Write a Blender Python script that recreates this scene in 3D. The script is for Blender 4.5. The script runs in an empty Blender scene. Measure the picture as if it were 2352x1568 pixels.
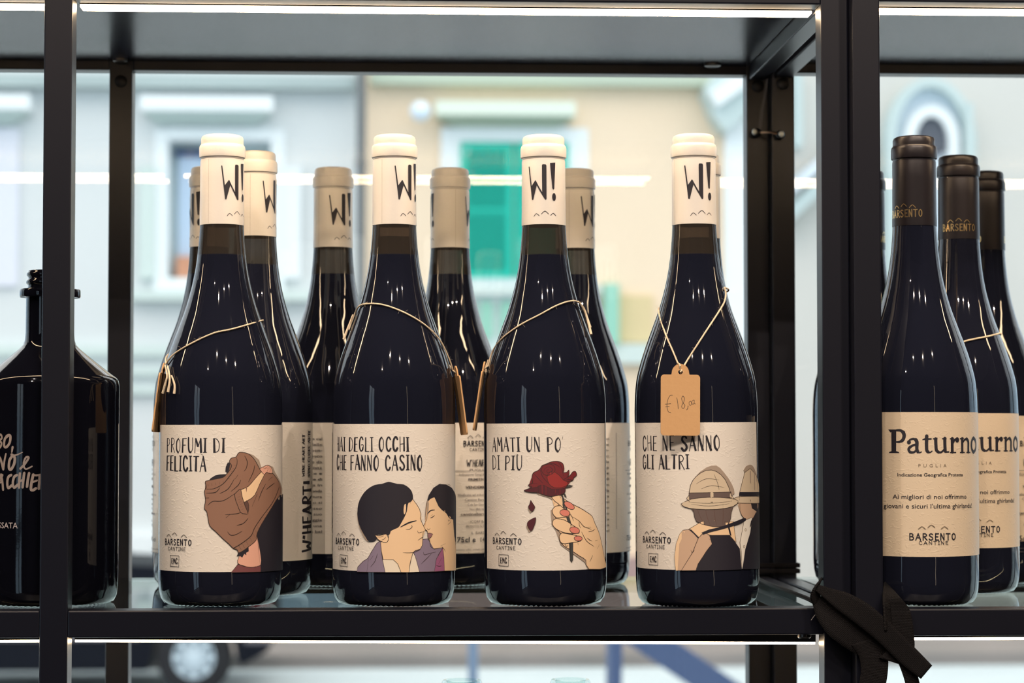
import bpy, bmesh, math, random
from mathutils import Vector, Matrix
random.seed(7)
S = bpy.context.scene
COL = S.collection
R_ = math.radians

# ------------------------------------------------------------------ camera, sky, exposure
FPX = 5100.0                       # focal length in pixels of the 2352 wide frame
YAW, PITCH = R_(-2.78), R_(2.257)
CAM = Vector((0.0, -1.370, 0.1106))
cd = bpy.data.cameras.new('camera'); cam = bpy.data.objects.new('camera', cd); COL.objects.link(cam)
cam.location = CAM
cam.rotation_euler = (R_(90) + PITCH, 0, YAW)
cd.sensor_width = 36.0
cd.lens = 36.0 * FPX / 2352.0
cd.clip_start = 0.05; cd.clip_end = 300
cd.dof.use_dof = True
cd.dof.focus_distance = 1.395
cd.dof.aperture_fstop = 10.5
cd.dof.aperture_blades = 0
S.camera = cam

W = bpy.data.worlds.new('overcast_sky'); S.world = W; W.use_nodes = True
wn = W.node_tree.nodes; wn.clear()
wo = wn.new('ShaderNodeOutputWorld'); wb = wn.new('ShaderNodeBackground')
wb.inputs[0].default_value = (0.975, 0.99, 1.0, 1); wb.inputs[1].default_value = 2.6
W.node_tree.links.new(wb.outputs[0], wo.inputs[0])
# thin bright cloud overhead, bluer towards the horizon
wtc = wn.new('ShaderNodeTexCoord'); wsp = wn.new('ShaderNodeSeparateXYZ'); wr = wn.new('ShaderNodeValToRGB')
wr.color_ramp.elements[0].position = 0.04; wr.color_ramp.elements[0].color = (0.36, 0.49, 0.61, 1)
wr.color_ramp.elements[1].position = 0.50; wr.color_ramp.elements[1].color = (1.0, 0.98, 0.95, 1)
W.node_tree.links.new(wtc.outputs['Generated'], wsp.inputs[0]); W.node_tree.links.new(wsp.outputs[2], wr.inputs[0]); W.node_tree.links.new(wr.outputs[0], wb.inputs[0])

S.view_settings.view_transform = 'Standard'
S.view_settings.look = 'None'
S.view_settings.gamma = 1.0
S.view_settings.exposure = 0.0
S.view_settings.use_curve_mapping = False
S.cycles.max_bounces = 10
S.cycles.transparent_max_bounces = 24
S.cycles.glossy_bounces = 6
S.cycles.sample_clamp_indirect = 6.0
S.cycles.caustics_reflective = False
S.cycles.caustics_refractive = False

LED_STRENGTH = 33.0
WARM = (1.0, 0.81, 0.65)
def spot(x, y, z, tx, ty, tz, power, size=75, r=0.013):
    l = bpy.data.lights.new('ceiling_spot', 'SPOT'); l.energy = power; l.color = WARM
    l.spot_size = R_(size); l.spot_blend = 0.6; l.shadow_soft_size = r
    o = bpy.data.objects.new('ceiling_spot', l); COL.objects.link(o); o.location = (x, y, z)
    o.rotation_euler = (Vector((tx, ty, tz)) - Vector((x, y, z))).to_track_quat('-Z', 'Y').to_euler()
for sx, sy, pw in ((-0.75, -1.15, 46), (0.05, -1.05, 50), (0.85, -1.2, 54), (-0.35, -2.1, 54), (0.5, -2.2, 54), (1.35, -2.0, 54), (-1.2, -2.4, 42)):
    spot(sx, sy, 1.72, sx * 0.4 + 0.1, 0.05, 0.1, pw)

# ------------------------------------------------------------------ picture frame -> place
MROT = cam.rotation_euler.to_matrix()
def ray(px, py):
    return (MROT @ Vector(((px - 1176.0) / FPX, -(py - 784.0) / FPX, -1.0)))
def at(px, py, Y):                  # the point at depth Y seen at that spot of the photograph
    d = ray(px, py); t = (Y - CAM.y) / d.y
    return CAM + d * t
def xz(px, py, Y):
    p = at(px, py, Y); return p.x, p.z

# ------------------------------------------------------------------ materials
def lin(c):
    return tuple(((v / 255.0) / 12.92 if v <= 10 else (((v / 255.0) + 0.055) / 1.055) ** 2.4) for v in c)
MATS = {}
def mat(name, rgb, rough=0.5, metal=0.0, spec=0.5, bump=None, coat=0.0, srgb=True):
    if name in MATS: return MATS[name]
    m = bpy.data.materials.new(name); m.use_nodes = True
    b = m.node_tree.nodes['Principled BSDF']
    c = lin(rgb) if srgb else rgb
    b.inputs['Base Color'].default_value = (*c, 1)
    b.inputs['Roughness'].default_value = rough
    b.inputs['Metallic'].default_value = metal
    b.inputs['Specular IOR Level'].default_value = spec
    b.inputs['Coat Weight'].default_value = coat
    if bump:
        scale, dist, detail = bump
        nt = m.node_tree
        tc = nt.nodes.new('ShaderNodeTexCoord'); ns = nt.nodes.new('ShaderNodeTexNoise'); bp = nt.nodes.new('ShaderNodeBump')
        ns.inputs['Scale'].default_value = scale; ns.inputs['Detail'].default_value = detail
        bp.inputs['Strength'].default_value = 1.0; bp.inputs['Distance'].default_value = dist
        nt.links.new(tc.outputs['Object'], ns.inputs['Vector']); nt.links.new(ns.outputs['Fac'], bp.inputs['Height'])
        nt.links.new(bp.outputs[0], b.inputs['Normal'])
    MATS[name] = m; return m

def mottled(name, rgb1, rgb2, scale, rough=0.9, detail=4):
    m = mat(name, rgb1, rough); nt = m.node_tree; b = nt.nodes['Principled BSDF']
    tc = nt.nodes.new('ShaderNodeTexCoord'); ns = nt.nodes.new('ShaderNodeTexNoise'); mx = nt.nodes.new('ShaderNodeMix'); mx.data_type = 'RGBA'
    ns.inputs['Scale'].default_value = scale; ns.inputs['Detail'].default_value = detail
    mx.inputs[6].default_value = (*lin(rgb1), 1); mx.inputs[7].default_value = (*lin(rgb2), 1)
    nt.links.new(tc.outputs['Object'], ns.inputs['Vector']); nt.links.new(ns.outputs['Fac'], mx.inputs[0])
    nt.links.new(mx.outputs[2], b.inputs['Base Color'])
    return m

def glow(name, rgb, strength):
    m = bpy.data.materials.new(name); m.use_nodes = True; nt = m.node_tree; nt.nodes.clear()
    o = nt.nodes.new('ShaderNodeOutputMaterial'); e = nt.nodes.new('ShaderNodeEmission')
    e.inputs[0].default_value = (*rgb, 1); e.inputs[1].default_value = strength
    nt.links.new(e.outputs[0], o.inputs[0]); return m

def pane_mat(name, tint, ior=1.5, rough=0.0):
    m = bpy.data.materials.new(name); m.use_nodes = True; nt = m.node_tree; nt.nodes.clear()
    o = nt.nodes.new('ShaderNodeOutputMaterial'); t = nt.nodes.new('ShaderNodeBsdfTransparent'); g = nt.nodes.new('ShaderNodeBsdfGlossy')
    f = nt.nodes.new('ShaderNodeFresnel'); mx = nt.nodes.new('ShaderNodeMixShader')
    t.inputs[0].default_value = (*tint, 1); g.inputs['Roughness'].default_value = rough; f.inputs[0].default_value = ior
    geo = nt.nodes.new('ShaderNodeNewGeometry'); mp = nt.nodes.new('ShaderNodeMath'); mp.operation = 'MULTIPLY'
    inv = nt.nodes.new('ShaderNodeMath'); inv.operation = 'SUBTRACT'; inv.inputs[0].default_value = 1.0
    nt.links.new(geo.outputs['Backfacing'], inv.inputs[1])      # the inner side of a slab passes light straight on
    nt.links.new(f.outputs[0], mp.inputs[0]); nt.links.new(inv.outputs[0], mp.inputs[1])
    nt.links.new(mp.outputs[0], mx.inputs[0]); nt.links.new(t.outputs[0], mx.inputs[1]); nt.links.new(g.outputs[0], mx.inputs[2])
    nt.links.new(mx.outputs[0], o.inputs[0]); return m

M_METAL = mat('black_powder_coated_metal', (0.0042, 0.005, 0.0115), 0.36, 0, 0.5, srgb=False)
M_PANEL = mat('black_glass_panel', (0.012, 0.014, 0.018), 0.035, 0, 0.5, srgb=False)
M_UNDER = mat('panel_underside', (0.010, 0.013, 0.025), 0.24, 0, 0.16, srgb=False)
M_LED = glow('warm_led_diffuser', (1.0, 0.72, 0.44), LED_STRENGTH)
M_PROFILE = mat('dark_aluminium', (0.02, 0.018, 0.02), 0.5, 0.0, 0.5, srgb=False)
M_CAPW = mat('cream_capsule', (0.80, 0.76, 0.70), 0.38, 0, 0.45, bump=(260, 0.00012, 2), srgb=False)
M_CAPD = mat('dark_brown_capsule', (0.016, 0.0132, 0.017), 0.36, 0.2, 0.5, bump=(200, 0.0001, 2), srgb=False)
M_GOLD = mat('gold_foil', (0.85, 0.62, 0.30), 0.3, 1.0, 0.5, srgb=False)
M_INK = mat('black_ink', (0.016, 0.014, 0.022), 0.55, srgb=False)
M_LINE = mat('brown_line_ink', (0.03, 0.017, 0.014), 0.55, srgb=False)
M_KRAFT = mat('kraft_card', (0.60, 0.35, 0.16), 0.85, bump=(300, 0.0002, 4), srgb=False)
M_TWINE = mat('natural_twine', (0.78, 0.64, 0.46), 0.9, bump=(900, 0.0004, 2), srgb=False)

def paper(name, rgb):
    """embossed label paper: small creases in the sheet"""
    m = mat(name, rgb, 0.42, 0, 0.4, srgb=False); nt = m.node_tree; b = nt.nodes['Principled BSDF']
    tc = nt.nodes.new('ShaderNodeTexCoord'); mp = nt.nodes.new('ShaderNodeMapping')
    n1 = nt.nodes.new('ShaderNodeTexNoise'); n1.inputs['Scale'].default_value = 210; n1.inputs['Detail'].default_value = 2
    n1.inputs['Distortion'].default_value = 1.6
    cr = nt.nodes.new('ShaderNodeValToRGB'); cr.color_ramp.elements[0].position = 0.54; cr.color_ramp.elements[1].position = 0.70
    bp = nt.nodes.new('ShaderNodeBump'); bp.inputs['Distance'].default_value = 0.00007; bp.inputs['Strength'].default_value = 1.0
    nt.links.new(tc.outputs['Object'], mp.inputs[0]); mp.inputs['Scale'].default_value = (1, 1, 1.5)
    nt.links.new(mp.outputs[0], n1.inputs['Vector']); nt.links.new(n1.outputs['Fac'], cr.inputs[0])
    nt.links.new(cr.outputs[0], bp.inputs['Height']); nt.links.new(bp.outputs[0], b.inputs['Normal'])
    return m
M_PAPER = paper('cream_embossed_paper', (0.80, 0.75, 0.68))
M_PAPERP = paper('dimmed_embossed_paper', (0.72, 0.595, 0.44))  # kraft-like cream, with the weaker light on these labels put into its colour

def bottle_glass(name, level):
    """dark bottle with red wine up to LEVEL; above the wine the brown glass lets light through"""
    m = mat(name, (0.007, 0.008, 0.014), 0.03, 0, 0.55, srgb=False); nt = m.node_tree; b = nt.nodes['Principled BSDF']
    out = nt.nodes['Material Output']
    tc = nt.nodes.new('ShaderNodeTexCoord'); sp = nt.nodes.new('ShaderNodeSeparateXYZ')
    mr = nt.nodes.new('ShaderNodeMapRange'); mr.inputs[1].default_value = level - 0.0005; mr.inputs[2].default_value = level + 0.0005
    nt.links.new(tc.outputs['Object'], sp.inputs[0]); nt.links.new(sp.outputs[2], mr.inputs[0])
    mb = nt.nodes.new('ShaderNodeMapRange'); mb.inputs[1].default_value = 0.0095; mb.inputs[2].default_value = 0.004
    nt.links.new(sp.outputs[2], mb.inputs[0]); mb.inputs[4].default_value = 0.12
    ad = nt.nodes.new('ShaderNodeMath'); ad.operation = 'MAXIMUM'; nt.links.new(mr.outputs[0], ad.inputs[0]); nt.links.new(mb.outputs[0], ad.inputs[1])
    sc = nt.nodes.new('ShaderNodeMath'); sc.operation = 'MULTIPLY'; sc.inputs[1].default_value = 0.5; nt.links.new(ad.outputs[0], sc.inputs[0])
    mc = nt.nodes.new('ShaderNodeMix'); mc.data_type = 'RGBA'
    mc.inputs[6].default_value = (0.42, 0.37, 0.32, 1); mc.inputs[7].default_value = (0.6, 0.9, 1.0, 1)
    nt.links.new(mb.outputs[0], mc.inputs[0])
    tr = nt.nodes.new('ShaderNodeBsdfTransparent'); nt.links.new(mc.outputs[2], tr.inputs[0])
    fr = nt.nodes.new('ShaderNodeFresnel'); fr.inputs[0].default_value = 1.5
    om = nt.nodes.new('ShaderNodeMath'); om.operation = 'SUBTRACT'; om.inputs[0].default_value = 1.0; nt.links.new(fr.outputs[0], om.inputs[1])
    mu = nt.nodes.new('ShaderNodeMath'); mu.operation = 'MULTIPLY'; nt.links.new(sc.outputs[0], mu.inputs[0]); nt.links.new(om.outputs[0], mu.inputs[1])
    mx = nt.nodes.new('ShaderNodeMixShader'); nt.links.new(mu.outputs[0], mx.inputs[0])
    nt.links.new(b.outputs[0], mx.inputs[1]); nt.links.new(tr.outputs[0], mx.inputs[2]); nt.links.new(mx.outputs[0], out.inputs[0])
    bc = nt.nodes.new('ShaderNodeMix'); bc.data_type = 'RGBA'; bc.inputs[6].default_value = (0.009, 0.0105, 0.020, 1); bc.inputs[7].default_value = (0.048, 0.041, 0.035, 1)
    nt.links.new(mr.outputs[0], bc.inputs[0]); nt.links.new(bc.outputs[2], b.inputs['Base Color'])
    # faint waviness of blown glass
    ns = nt.nodes.new('ShaderNodeTexNoise'); ns.inputs['Scale'].default_value = 55; ns.inputs['Detail'].default_value = 1
    bp = nt.nodes.new('ShaderNodeBump'); bp.inputs['Distance'].default_value = 0.00022; bp.inputs['Strength'].default_value = 1.0
    nt.links.new(tc.outputs['Object'], ns.inputs['Vector']); nt.links.new(ns.outputs['Fac'], bp.inputs['Height']); nt.links.new(bp.outputs[0], b.inputs['Normal'])
    return m
M_GLASS = bottle_glass('dark_wine_glass', 0.2215)
M_GLASSP = bottle_glass('black_wine_glass', 0.40)
M_SPIRIT = mat('black_lacquered_glass', (0.003, 0.0032, 0.006), 0.06, 0, 0.45, bump=(500, 0.000008, 2), srgb=False)

# ------------------------------------------------------------------ mesh helpers
def link(name, bm, mats, parent=None, smooth=False, angle=40):
    me = bpy.data.meshes.new(name); bm.to_mesh(me); bm.free()
    for m in (mats if isinstance(mats, (list, tuple)) else [mats]): me.materials.append(m)
    if smooth:
        for p in me.polygons: p.use_smooth = True
        me.set_sharp_from_angle(angle=R_(angle))
    o = bpy.data.objects.new(name, me); COL.objects.link(o)
    if parent: o.parent = parent
    return o
def tag(o, label=None, cat=None, group=None, kind=None):
    if label: o['label'] = label
    if cat: o['category'] = cat
    if group: o['group'] = group
    if kind: o['kind'] = kind
    return o
def empty(name, loc=(0, 0, 0), rot=(0, 0, 0)):
    o = bpy.data.objects.new(name, None); o.empty_display_size = 0.02; COL.objects.link(o)
    o.location = loc; o.rotation_euler = rot; return o
def box(bm, x0, x1, y0, y1, z0, z1, bev=0.0, mi=0, seg=2):
    m = Matrix.Translation(((x0 + x1) / 2, (y0 + y1) / 2, (z0 + z1) / 2)) @ Matrix.Diagonal((abs(x1 - x0), abs(y1 - y0), abs(z1 - z0), 1))
    b2 = bmesh.new(); bmesh.ops.create_cube(b2, size=1.0, matrix=m)
    if bev > 0: bmesh.ops.bevel(b2, geom=b2.edges[:], offset=bev, segments=seg, affect='EDGES', profile=0.6)
    merge(bm, b2, mi)
def merge(bm, b2, mi=0, mtx=None):
    b2.verts.ensure_lookup_table(); vs = [bm.verts.new((mtx @ v.co) if mtx else v.co) for v in b2.verts]
    b2.verts.index_update()
    for f in b2.faces:
        try:
            nf = bm.faces.new([vs[v.index] for v in f.verts]); nf.material_index = mi if mi is not None else f.material_index
        except ValueError: pass
    b2.free()
def lathe(bm, prof, seg=96, mi=0, teeth=None, mtx=None):
    """prof: (radius, height) from the bottom up; a radius of 0 closes the end"""
    rings = []
    for i, (r, z) in enumerate(prof):
        if r <= 1e-7:
            rings.append([bm.verts.new((0, 0, z))]); continue
        ring = []
        for k in range(seg):
            a = 2 * math.pi * k / seg; zz = z
            if teeth and i in teeth: zz += (0.0007 if k % 2 else 0.0)
            ring.append(bm.verts.new((r * math.sin(a), -r * math.cos(a), zz)))
        rings.append(ring)
    for a, b in zip(rings, rings[1:]):
        n = max(len(a), len(b))
        if len(a) == 1 and len(b) == 1: continue
        for k in range(n):
            k2 = (k + 1) % n
            if len(a) == 1: vs = (a[0], b[k2], b[k])
            elif len(b) == 1: vs = (a[k], a[k2], b[0])
            else: vs = (a[k], a[k2], b[k2], b[k])
            f = bm.faces.new(vs); f.material_index = mi
    if mtx: bmesh.ops.transform(bm, matrix=mtx, verts=[v for r in rings for v in r])
def catmull(pts, n=4, closed=False):
    P = [Vector(p) for p in pts]; out = []; N = len(P)
    if N < 3: return P
    rng = range(N) if closed else range(N - 1)
    for i in rng:
        if closed: p0, p1, p2, p3 = P[(i - 1) % N], P[i], P[(i + 1) % N], P[(i + 2) % N]
        else: p0, p1, p2, p3 = P[max(i - 1, 0)], P[i], P[i + 1], P[min(i + 2, N - 1)]
        for k in range(n):
            t = k / n
            out.append(0.5 * ((2 * p1) + (-p0 + p2) * t + (2 * p0 - 5 * p1 + 4 * p2 - p3) * t * t + (-p0 + 3 * p1 - 3 * p2 + p3) * t ** 3))
    if not closed: out.append(P[-1])
    return out
def tube(bm, pts, r, seg=8, mi=0, smooth=4, r_end=None):
    P = catmull(pts, smooth) if smooth > 1 else [Vector(p) for p in pts]
    rings = []; up = Vector((0, 0, 1)); n0 = None
    for i, p in enumerate(P):
        t = (P[min(i + 1, len(P) - 1)] - P[max(i - 1, 0)]).normalized()
        if n0 is None:
            n0 = t.cross(up) if abs(t.dot(up)) < 0.95 else t.cross(Vector((1, 0, 0)))
        n0 = (n0 - t * n0.dot(t)).normalized(); b = t.cross(n0)
        rr = r if r_end is None else r + (r_end - r) * i / (len(P) - 1)
        rings.append([bm.verts.new(p + (n0 * math.cos(2 * math.pi * k / seg) + b * math.sin(2 * math.pi * k / seg)) * rr) for k in range(seg)])
    for a, b in zip(rings, rings[1:]):
        for k in range(seg):
            f = bm.faces.new((a[k], a[(k + 1) % seg], b[(k + 1) % seg], b[k])); f.material_index = mi
    for rg, rev in ((rings[0], True), (rings[-1], False)):
        f = bm.faces.new(list(reversed(rg)) if rev else rg); f.material_index = mi
def prism(bm, pts_xz, y0, y1, mi=0, bev=0.0):
    """a polygon in x-z given thickness along y"""
    b2 = bmesh.new()
    fr = [b2.verts.new((x, y0, z)) for x, z in pts_xz]; f = b2.faces.new(fr)
    r = bmesh.ops.extrude_face_region(b2, geom=[f]); vs = [e for e in r['geom'] if isinstance(e, bmesh.types.BMVert)]
    bmesh.ops.translate(b2, verts=vs, vec=(0, y1 - y0, 0))
    bmesh.ops.recalc_face_normals(b2, faces=b2.faces[:])
    if bev: bmesh.ops.bevel(b2, geom=b2.edges[:], offset=bev, segments=2, affect='EDGES')
    bmesh.ops.triangulate(b2, faces=[f for f in b2.faces if len(f.verts) > 4])
    merge(bm, b2, mi)
# ------------------------------------------------------------------ print: strokes, letters, pictures on a sheet (millimetres)
T_, t_ = 'T', 't'
GL = {  # letter: (width, [(weight, points), ...]) in a box of height 1
 'A': (.40, [(t_, [(0, 0), (.2, 1)]), (T_, [(.19, 1), (.38, 0)]), (t_, [(.07, .36), (.31, .36)])]),
 'B': (.38, [(T_, [(.05, 1), (.05, 0)]), (t_, [(.05, .98), (.22, .96), (.3, .77), (.22, .57), (.05, .53)]), (t_, [(.05, .53), (.25, .5), (.35, .27), (.25, .04), (.05, .02)])]),
 'C': (.38, [(T_, [(.33, .82), (.27, .95), (.18, .98), (.08, .8), (.05, .5), (.08, .2), (.18, .03), (.28, .06), (.35, .2)])]),
 'D': (.40, [(T_, [(.05, 1), (.05, 0)]), (t_, [(.05, .98), (.2, .94), (.33, .74), (.36, .45), (.28, .13), (.05, .02)])]),
 'E': (.32, [(T_, [(.05, 1), (.05, 0)]), (t_, [(.05, .97), (.3, .98)]), (t_, [(.05, .52), (.25, .53)]), (t_, [(.05, .03), (.31, .02)])]),
 'F': (.32, [(T_, [(.05, 1), (.05, 0)]), (t_, [(.05, .97), (.32, .98)]), (t_, [(.05, .52), (.26, .53)])]),
 'G': (.40, [(T_, [(.33, .82), (.27, .95), (.18, .98), (.08, .8), (.05, .5), (.08, .2), (.18, .03), (.3, .1), (.34, .25)]), (t_, [(.2, .44), (.36, .44), (.35, .1)])]),
 'H': (.38, [(t_, [(.04, 1), (.04, 0)]), (T_, [(.33, 1), (.33, 0)]), (t_, [(.04, .5), (.33, .53)])]),
 'I': (.20, [(T_, [(.1, 1), (.1, 0)]), (t_, [(0, .98), (.2, .98)]), (t_, [(0, .02), (.2, .02)])]),
 'L': (.32, [(T_, [(.05, 1), (.05, 0)]), (t_, [(.05, .03), (.31, .03)])]),
 'M': (.46, [(t_, [(.0, 0), (.05, 1)]), (T_, [(.05, 1), (.22, .42)]), (t_, [(.22, .42), (.38, 1)]), (T_, [(.38, 1), (.42, 0)])]),
 'N': (.36, [(t_, [(.03, 0), (.03, 1)]), (T_, [(.04, 1), (.31, 0)]), (t_, [(.31, 0), (.31, 1)])]),
 'O': (.40, [(T_, [(.2, .98), (.08, .8), (.05, .5), (.08, .2), (.2, .02)]), (t_, [(.2, .98), (.32, .8), (.35, .5), (.32, .2), (.2, .02)])]),
 'P': (.36, [(T_, [(.05, 1), (.06, 0)]), (t_, [(.05, .98), (.22, .97), (.33, .78), (.26, .56), (.06, .48)])]),
 'R': (.36, [(T_, [(.05, 1), (.05, 0)]), (t_, [(.05, .98), (.22, .97), (.32, .78), (.25, .58), (.06, .52)]), (t_, [(.12, .52), (.36, 0)])]),
 'S': (.36, [(T_, [(.31, .85), (.22, .97), (.1, .93), (.05, .76), (.12, .6), (.27, .42), (.32, .22), (.24, .05), (.12, .03), (.03, .17)])]),
 'T': (.36, [(T_, [(.18, 1), (.18, 0)]), (t_, [(0, .97), (.36, .98)])]),
 'U': (.38, [(T_, [(.05, 1), (.06, .3), (.12, .05), (.2, .01)]), (t_, [(.2, .01), (.3, .12), (.34, .4), (.34, 1)])]),
 'V': (.38, [(T_, [(.02, 1), (.19, 0)]), (t_, [(.19, 0), (.36, 1)])]),
 'W': (.52, [(t_, [(0, 1), (.12, 0)]), (T_, [(.12, 0), (.25, .6)]), (t_, [(.25, .6), (.4, 0)]), (T_, [(.4, .02), (.5, 1)])]),
 "'": (.12, [(T_, [(.07, 1.02), (.03, .8)])]),
 '.': (.12, [(T_, [(.05, .06), (.06, .0)])]),
 '!': (.16, [(T_, [(.08, 1), (.07, .32)]), (T_, [(.07, .08), (.075, .02)])]),
 ',': (.12, [(T_, [(.07, .06), (.03, -.12)])]),
 ' ': (.2, []),
}
class Art:
    def __init__(self): self.f = []; self.mats = []
    def mi(self, m):
        if m not in self.mats: self.mats.append(m)
        return self.mats.index(m)
    def poly(self, pts, m, smooth=0):
        P = [Vector((p[0], p[1])) for p in pts]
        if smooth: P = [Vector((p[0], p[1])) for p in catmull([(q.x, q.y, 0) for q in P], smooth, True)]
        self.f.append(([P], self.mi(m)))
    def tris(self, lst, m): self.f.append((lst, self.mi(m)))
    def ell(self, c, rx, ry, rot, m, n=20):
        a = R_(rot)
        self.poly([(c[0] + rx * math.cos(t) * math.cos(a) - ry * math.sin(t) * math.sin(a), c[1] + rx * math.cos(t) * math.sin(a) + ry * math.sin(t) * math.cos(a)) for t in [2 * math.pi * k / n for k in range(n)]], m)
    def stroke(self, pts, w, m, smooth=4, w1=None, taper=False, cap=True):
        P = [(p[0], p[1], 0) for p in pts]
        if len(P) > 2 and smooth > 1: P = catmull(P, smooth)
        P = [Vector((p[0], p[1])) for p in P]
        n = len(P); L = []; Rr = []; ws = []
        for i, p in enumerate(P):
            t = (P[min(i + 1, n - 1)] - P[max(i - 1, 0)])
            if t.length < 1e-9: t = Vector((1, 0))
            t.normalize(); nn = Vector((-t.y, t.x)); s = i / max(1, n - 1)
            ww = w if w1 is None else w + (w1 - w) * s
            if taper: ww *= 0.25 + 0.75 * math.sin(math.pi * min(1, max(0, s * .9 + .05)))
            ws.append(ww); L.append(p + nn * ww / 2); Rr.append(p - nn * ww / 2)
        q = [[L[i], Rr[i], Rr[i + 1], L[i + 1]] for i in range(n - 1)]
        if cap:
            for p, ww in ((P[0], ws[0]), (P[-1], ws[-1])):
                q.append([p + Vector((math.cos(a), math.sin(a))) * ww / 2 for a in [2 * math.pi * k / 8 for k in range(8)]])
        self.tris(q, m)
    def hand(self, txt, x, y, h, m, width=None, thick=.15, thin=.055, sx=1.0, gap=.1, seed=1, jit=1.0, tr=None):
        rnd = random.Random(seed)
        adv = sum(GL[c][0] * sx + gap for c in txt) - gap
        k = h if width is None else width / adv
        X = 0
        tr = tr or (lambda a, b: (a, b))
        for c in txt:
            w, sts = GL[c]; dy = rnd.uniform(-.025, .025) * jit; sh = rnd.uniform(-.03, .03) * jit; ts = 1 + rnd.uniform(-.25, .18) * jit
            for wt, pts in sts:
                Q = [tr(x + (X + px * sx + sh * (py - .5)) * k, y + (py + dy) * h) for px, py in pts]
                ww = (thick * ts if wt == T_ else thin) * h * (1 if width is None else 1)
                if wt == T_ and jit: self.stroke(Q, ww * .85, m, w1=ww * 1.1, cap=len(pts) > 2)
                else: self.stroke(Q, ww, m)
            X += w * sx + gap
    def sans(self, txt, x, y, h, width, m, wt=.13, tr=None):
        self.hand(txt, x, y, h, m, width=width, thick=wt, thin=wt, sx=1.75, gap=.24, jit=0, tr=tr)
    def font(self, txt, x, y, h, m, width=None, tr=None, bold=0.0, centre=False, space=1.0):
        cu = bpy.data.curves.new('t', 'FONT'); cu.body = txt; cu.size = 1.0; cu.resolution_u = 2; cu.offset = bold; cu.space_character = space
        o = bpy.data.objects.new('t', cu); COL.objects.link(o)
        dg = bpy.context.evaluated_depsgraph_get(); me = o.evaluated_get(dg).to_mesh()
        V = [v.co.copy() for v in me.vertices]; F = [tuple(p.vertices) for p in me.polygons]
        o.evaluated_get(dg).to_mesh_clear(); bpy.data.objects.remove(o); bpy.data.curves.remove(cu)
        if not V: return
        x0 = min(v.x for v in V); x1 = max(v.x for v in V); k = h / .72; kx = k if width is None else width / (x1 - x0)
        if centre: x = x - kx * (x1 - x0) / 2
        tr = tr or (lambda a, b: (a, b))
        self.tris([[Vector(tr(x + (V[i].x - x0) * kx, y + V[i].y * k)) for i in f] for f in F], m)
    def mountains(self, pts3, m, w):
        for a in pts3: self.stroke(a, w, m, smooth=3)
    # -------- the sheet bent round an upright cylinder, radius R (mm); every print layer lies a hair above the last
    def wrap(self, name, R, parent, base=None, base_mat=None, off=0.15, step=0.004, cut=3.0, rot=0.0):
        bm = bmesh.new()
        layers = []
        if base:
            u0, u1, v0, v1 = base; layers.append(([[Vector((u0, v0)), Vector((u1, v0)), Vector((u1, v1)), Vector((u0, v1))]], self.mi(base_mat)))
        layers += self.f
        lay = bm.verts.layers.float.new('lift')
        for n, (polys, mi) in enumerate(layers):
            for P in polys:
                vs = []
                for p in P:
                    v = bm.verts.new((p.x, 0, p.y)); v[lay] = off + n * step; vs.append(v)
                try: f = bm.faces.new(vs)
                except ValueError: continue
                f.material_index = mi
        bmesh.ops.triangulate(bm, faces=[f for f in bm.faces if len(f.verts) > 4])
        us = [v.co.x for v in bm.verts]; a, b = min(us), max(us)
        k = math.ceil(a / cut) * cut
        while k < b:
            bmesh.ops.bisect_plane(bm, geom=bm.verts[:] + bm.edges[:] + bm.faces[:], plane_co=(k, 0, 0), plane_no=(1, 0, 0), dist=1e-5)
            k += cut
        for v in bm.verts:
            th = v.co.x / R; rr = R + v[lay]
            v.co = Vector((rr * math.sin(th), -rr * math.cos(th), v.co.z)) * 0.001
        for f in bm.faces:
            f.normal_update(); c = f.calc_center_median()
            if f.normal.x * c.x + f.normal.y * c.y < 0: f.normal_flip()
            f.smooth = True
        o = link(name, bm, self.mats, parent); o.rotation_euler = (0, 0, rot); return o
    def flat(self, bm_fn): pass
    def sheet(self, name, parent, fn, step=0.00001):
        """lays the print on a flat card; fn maps (x, y, layer) to a point"""
        bm = bmesh.new()
        for n, (polys, mi) in enumerate(self.f):
            for P in polys:
                try: f = bm.faces.new([bm.verts.new(fn(p.x, p.y, n)) for p in P]); f.material_index = mi
                except ValueError: pass
        bmesh.ops.triangulate(bm, faces=[f for f in bm.faces if len(f.verts) > 4])
        return link(name, bm, self.mats, parent)

def on_cyl(ax, ay, R, px, py):
    """where the sight line of a photograph point meets an upright cylinder: (arc mm, height mm)"""
    d = ray(px, py); ox, oy = CAM.x - ax, CAM.y - ay
    A = d.x * d.x + d.y * d.y; B = 2 * (ox * d.x + oy * d.y); Cc = ox * ox + oy * oy - R * R
    D = B * B - 4 * A * Cc
    if D < 0: t = -B / (2 * A)
    else: t = (-B - math.sqrt(D)) / (2 * A)
    p = CAM + d * t; th = math.atan2(p.x - ax, -(p.y - ay))
    return th * R * 1000.0, p.z * 1000.0

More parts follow.
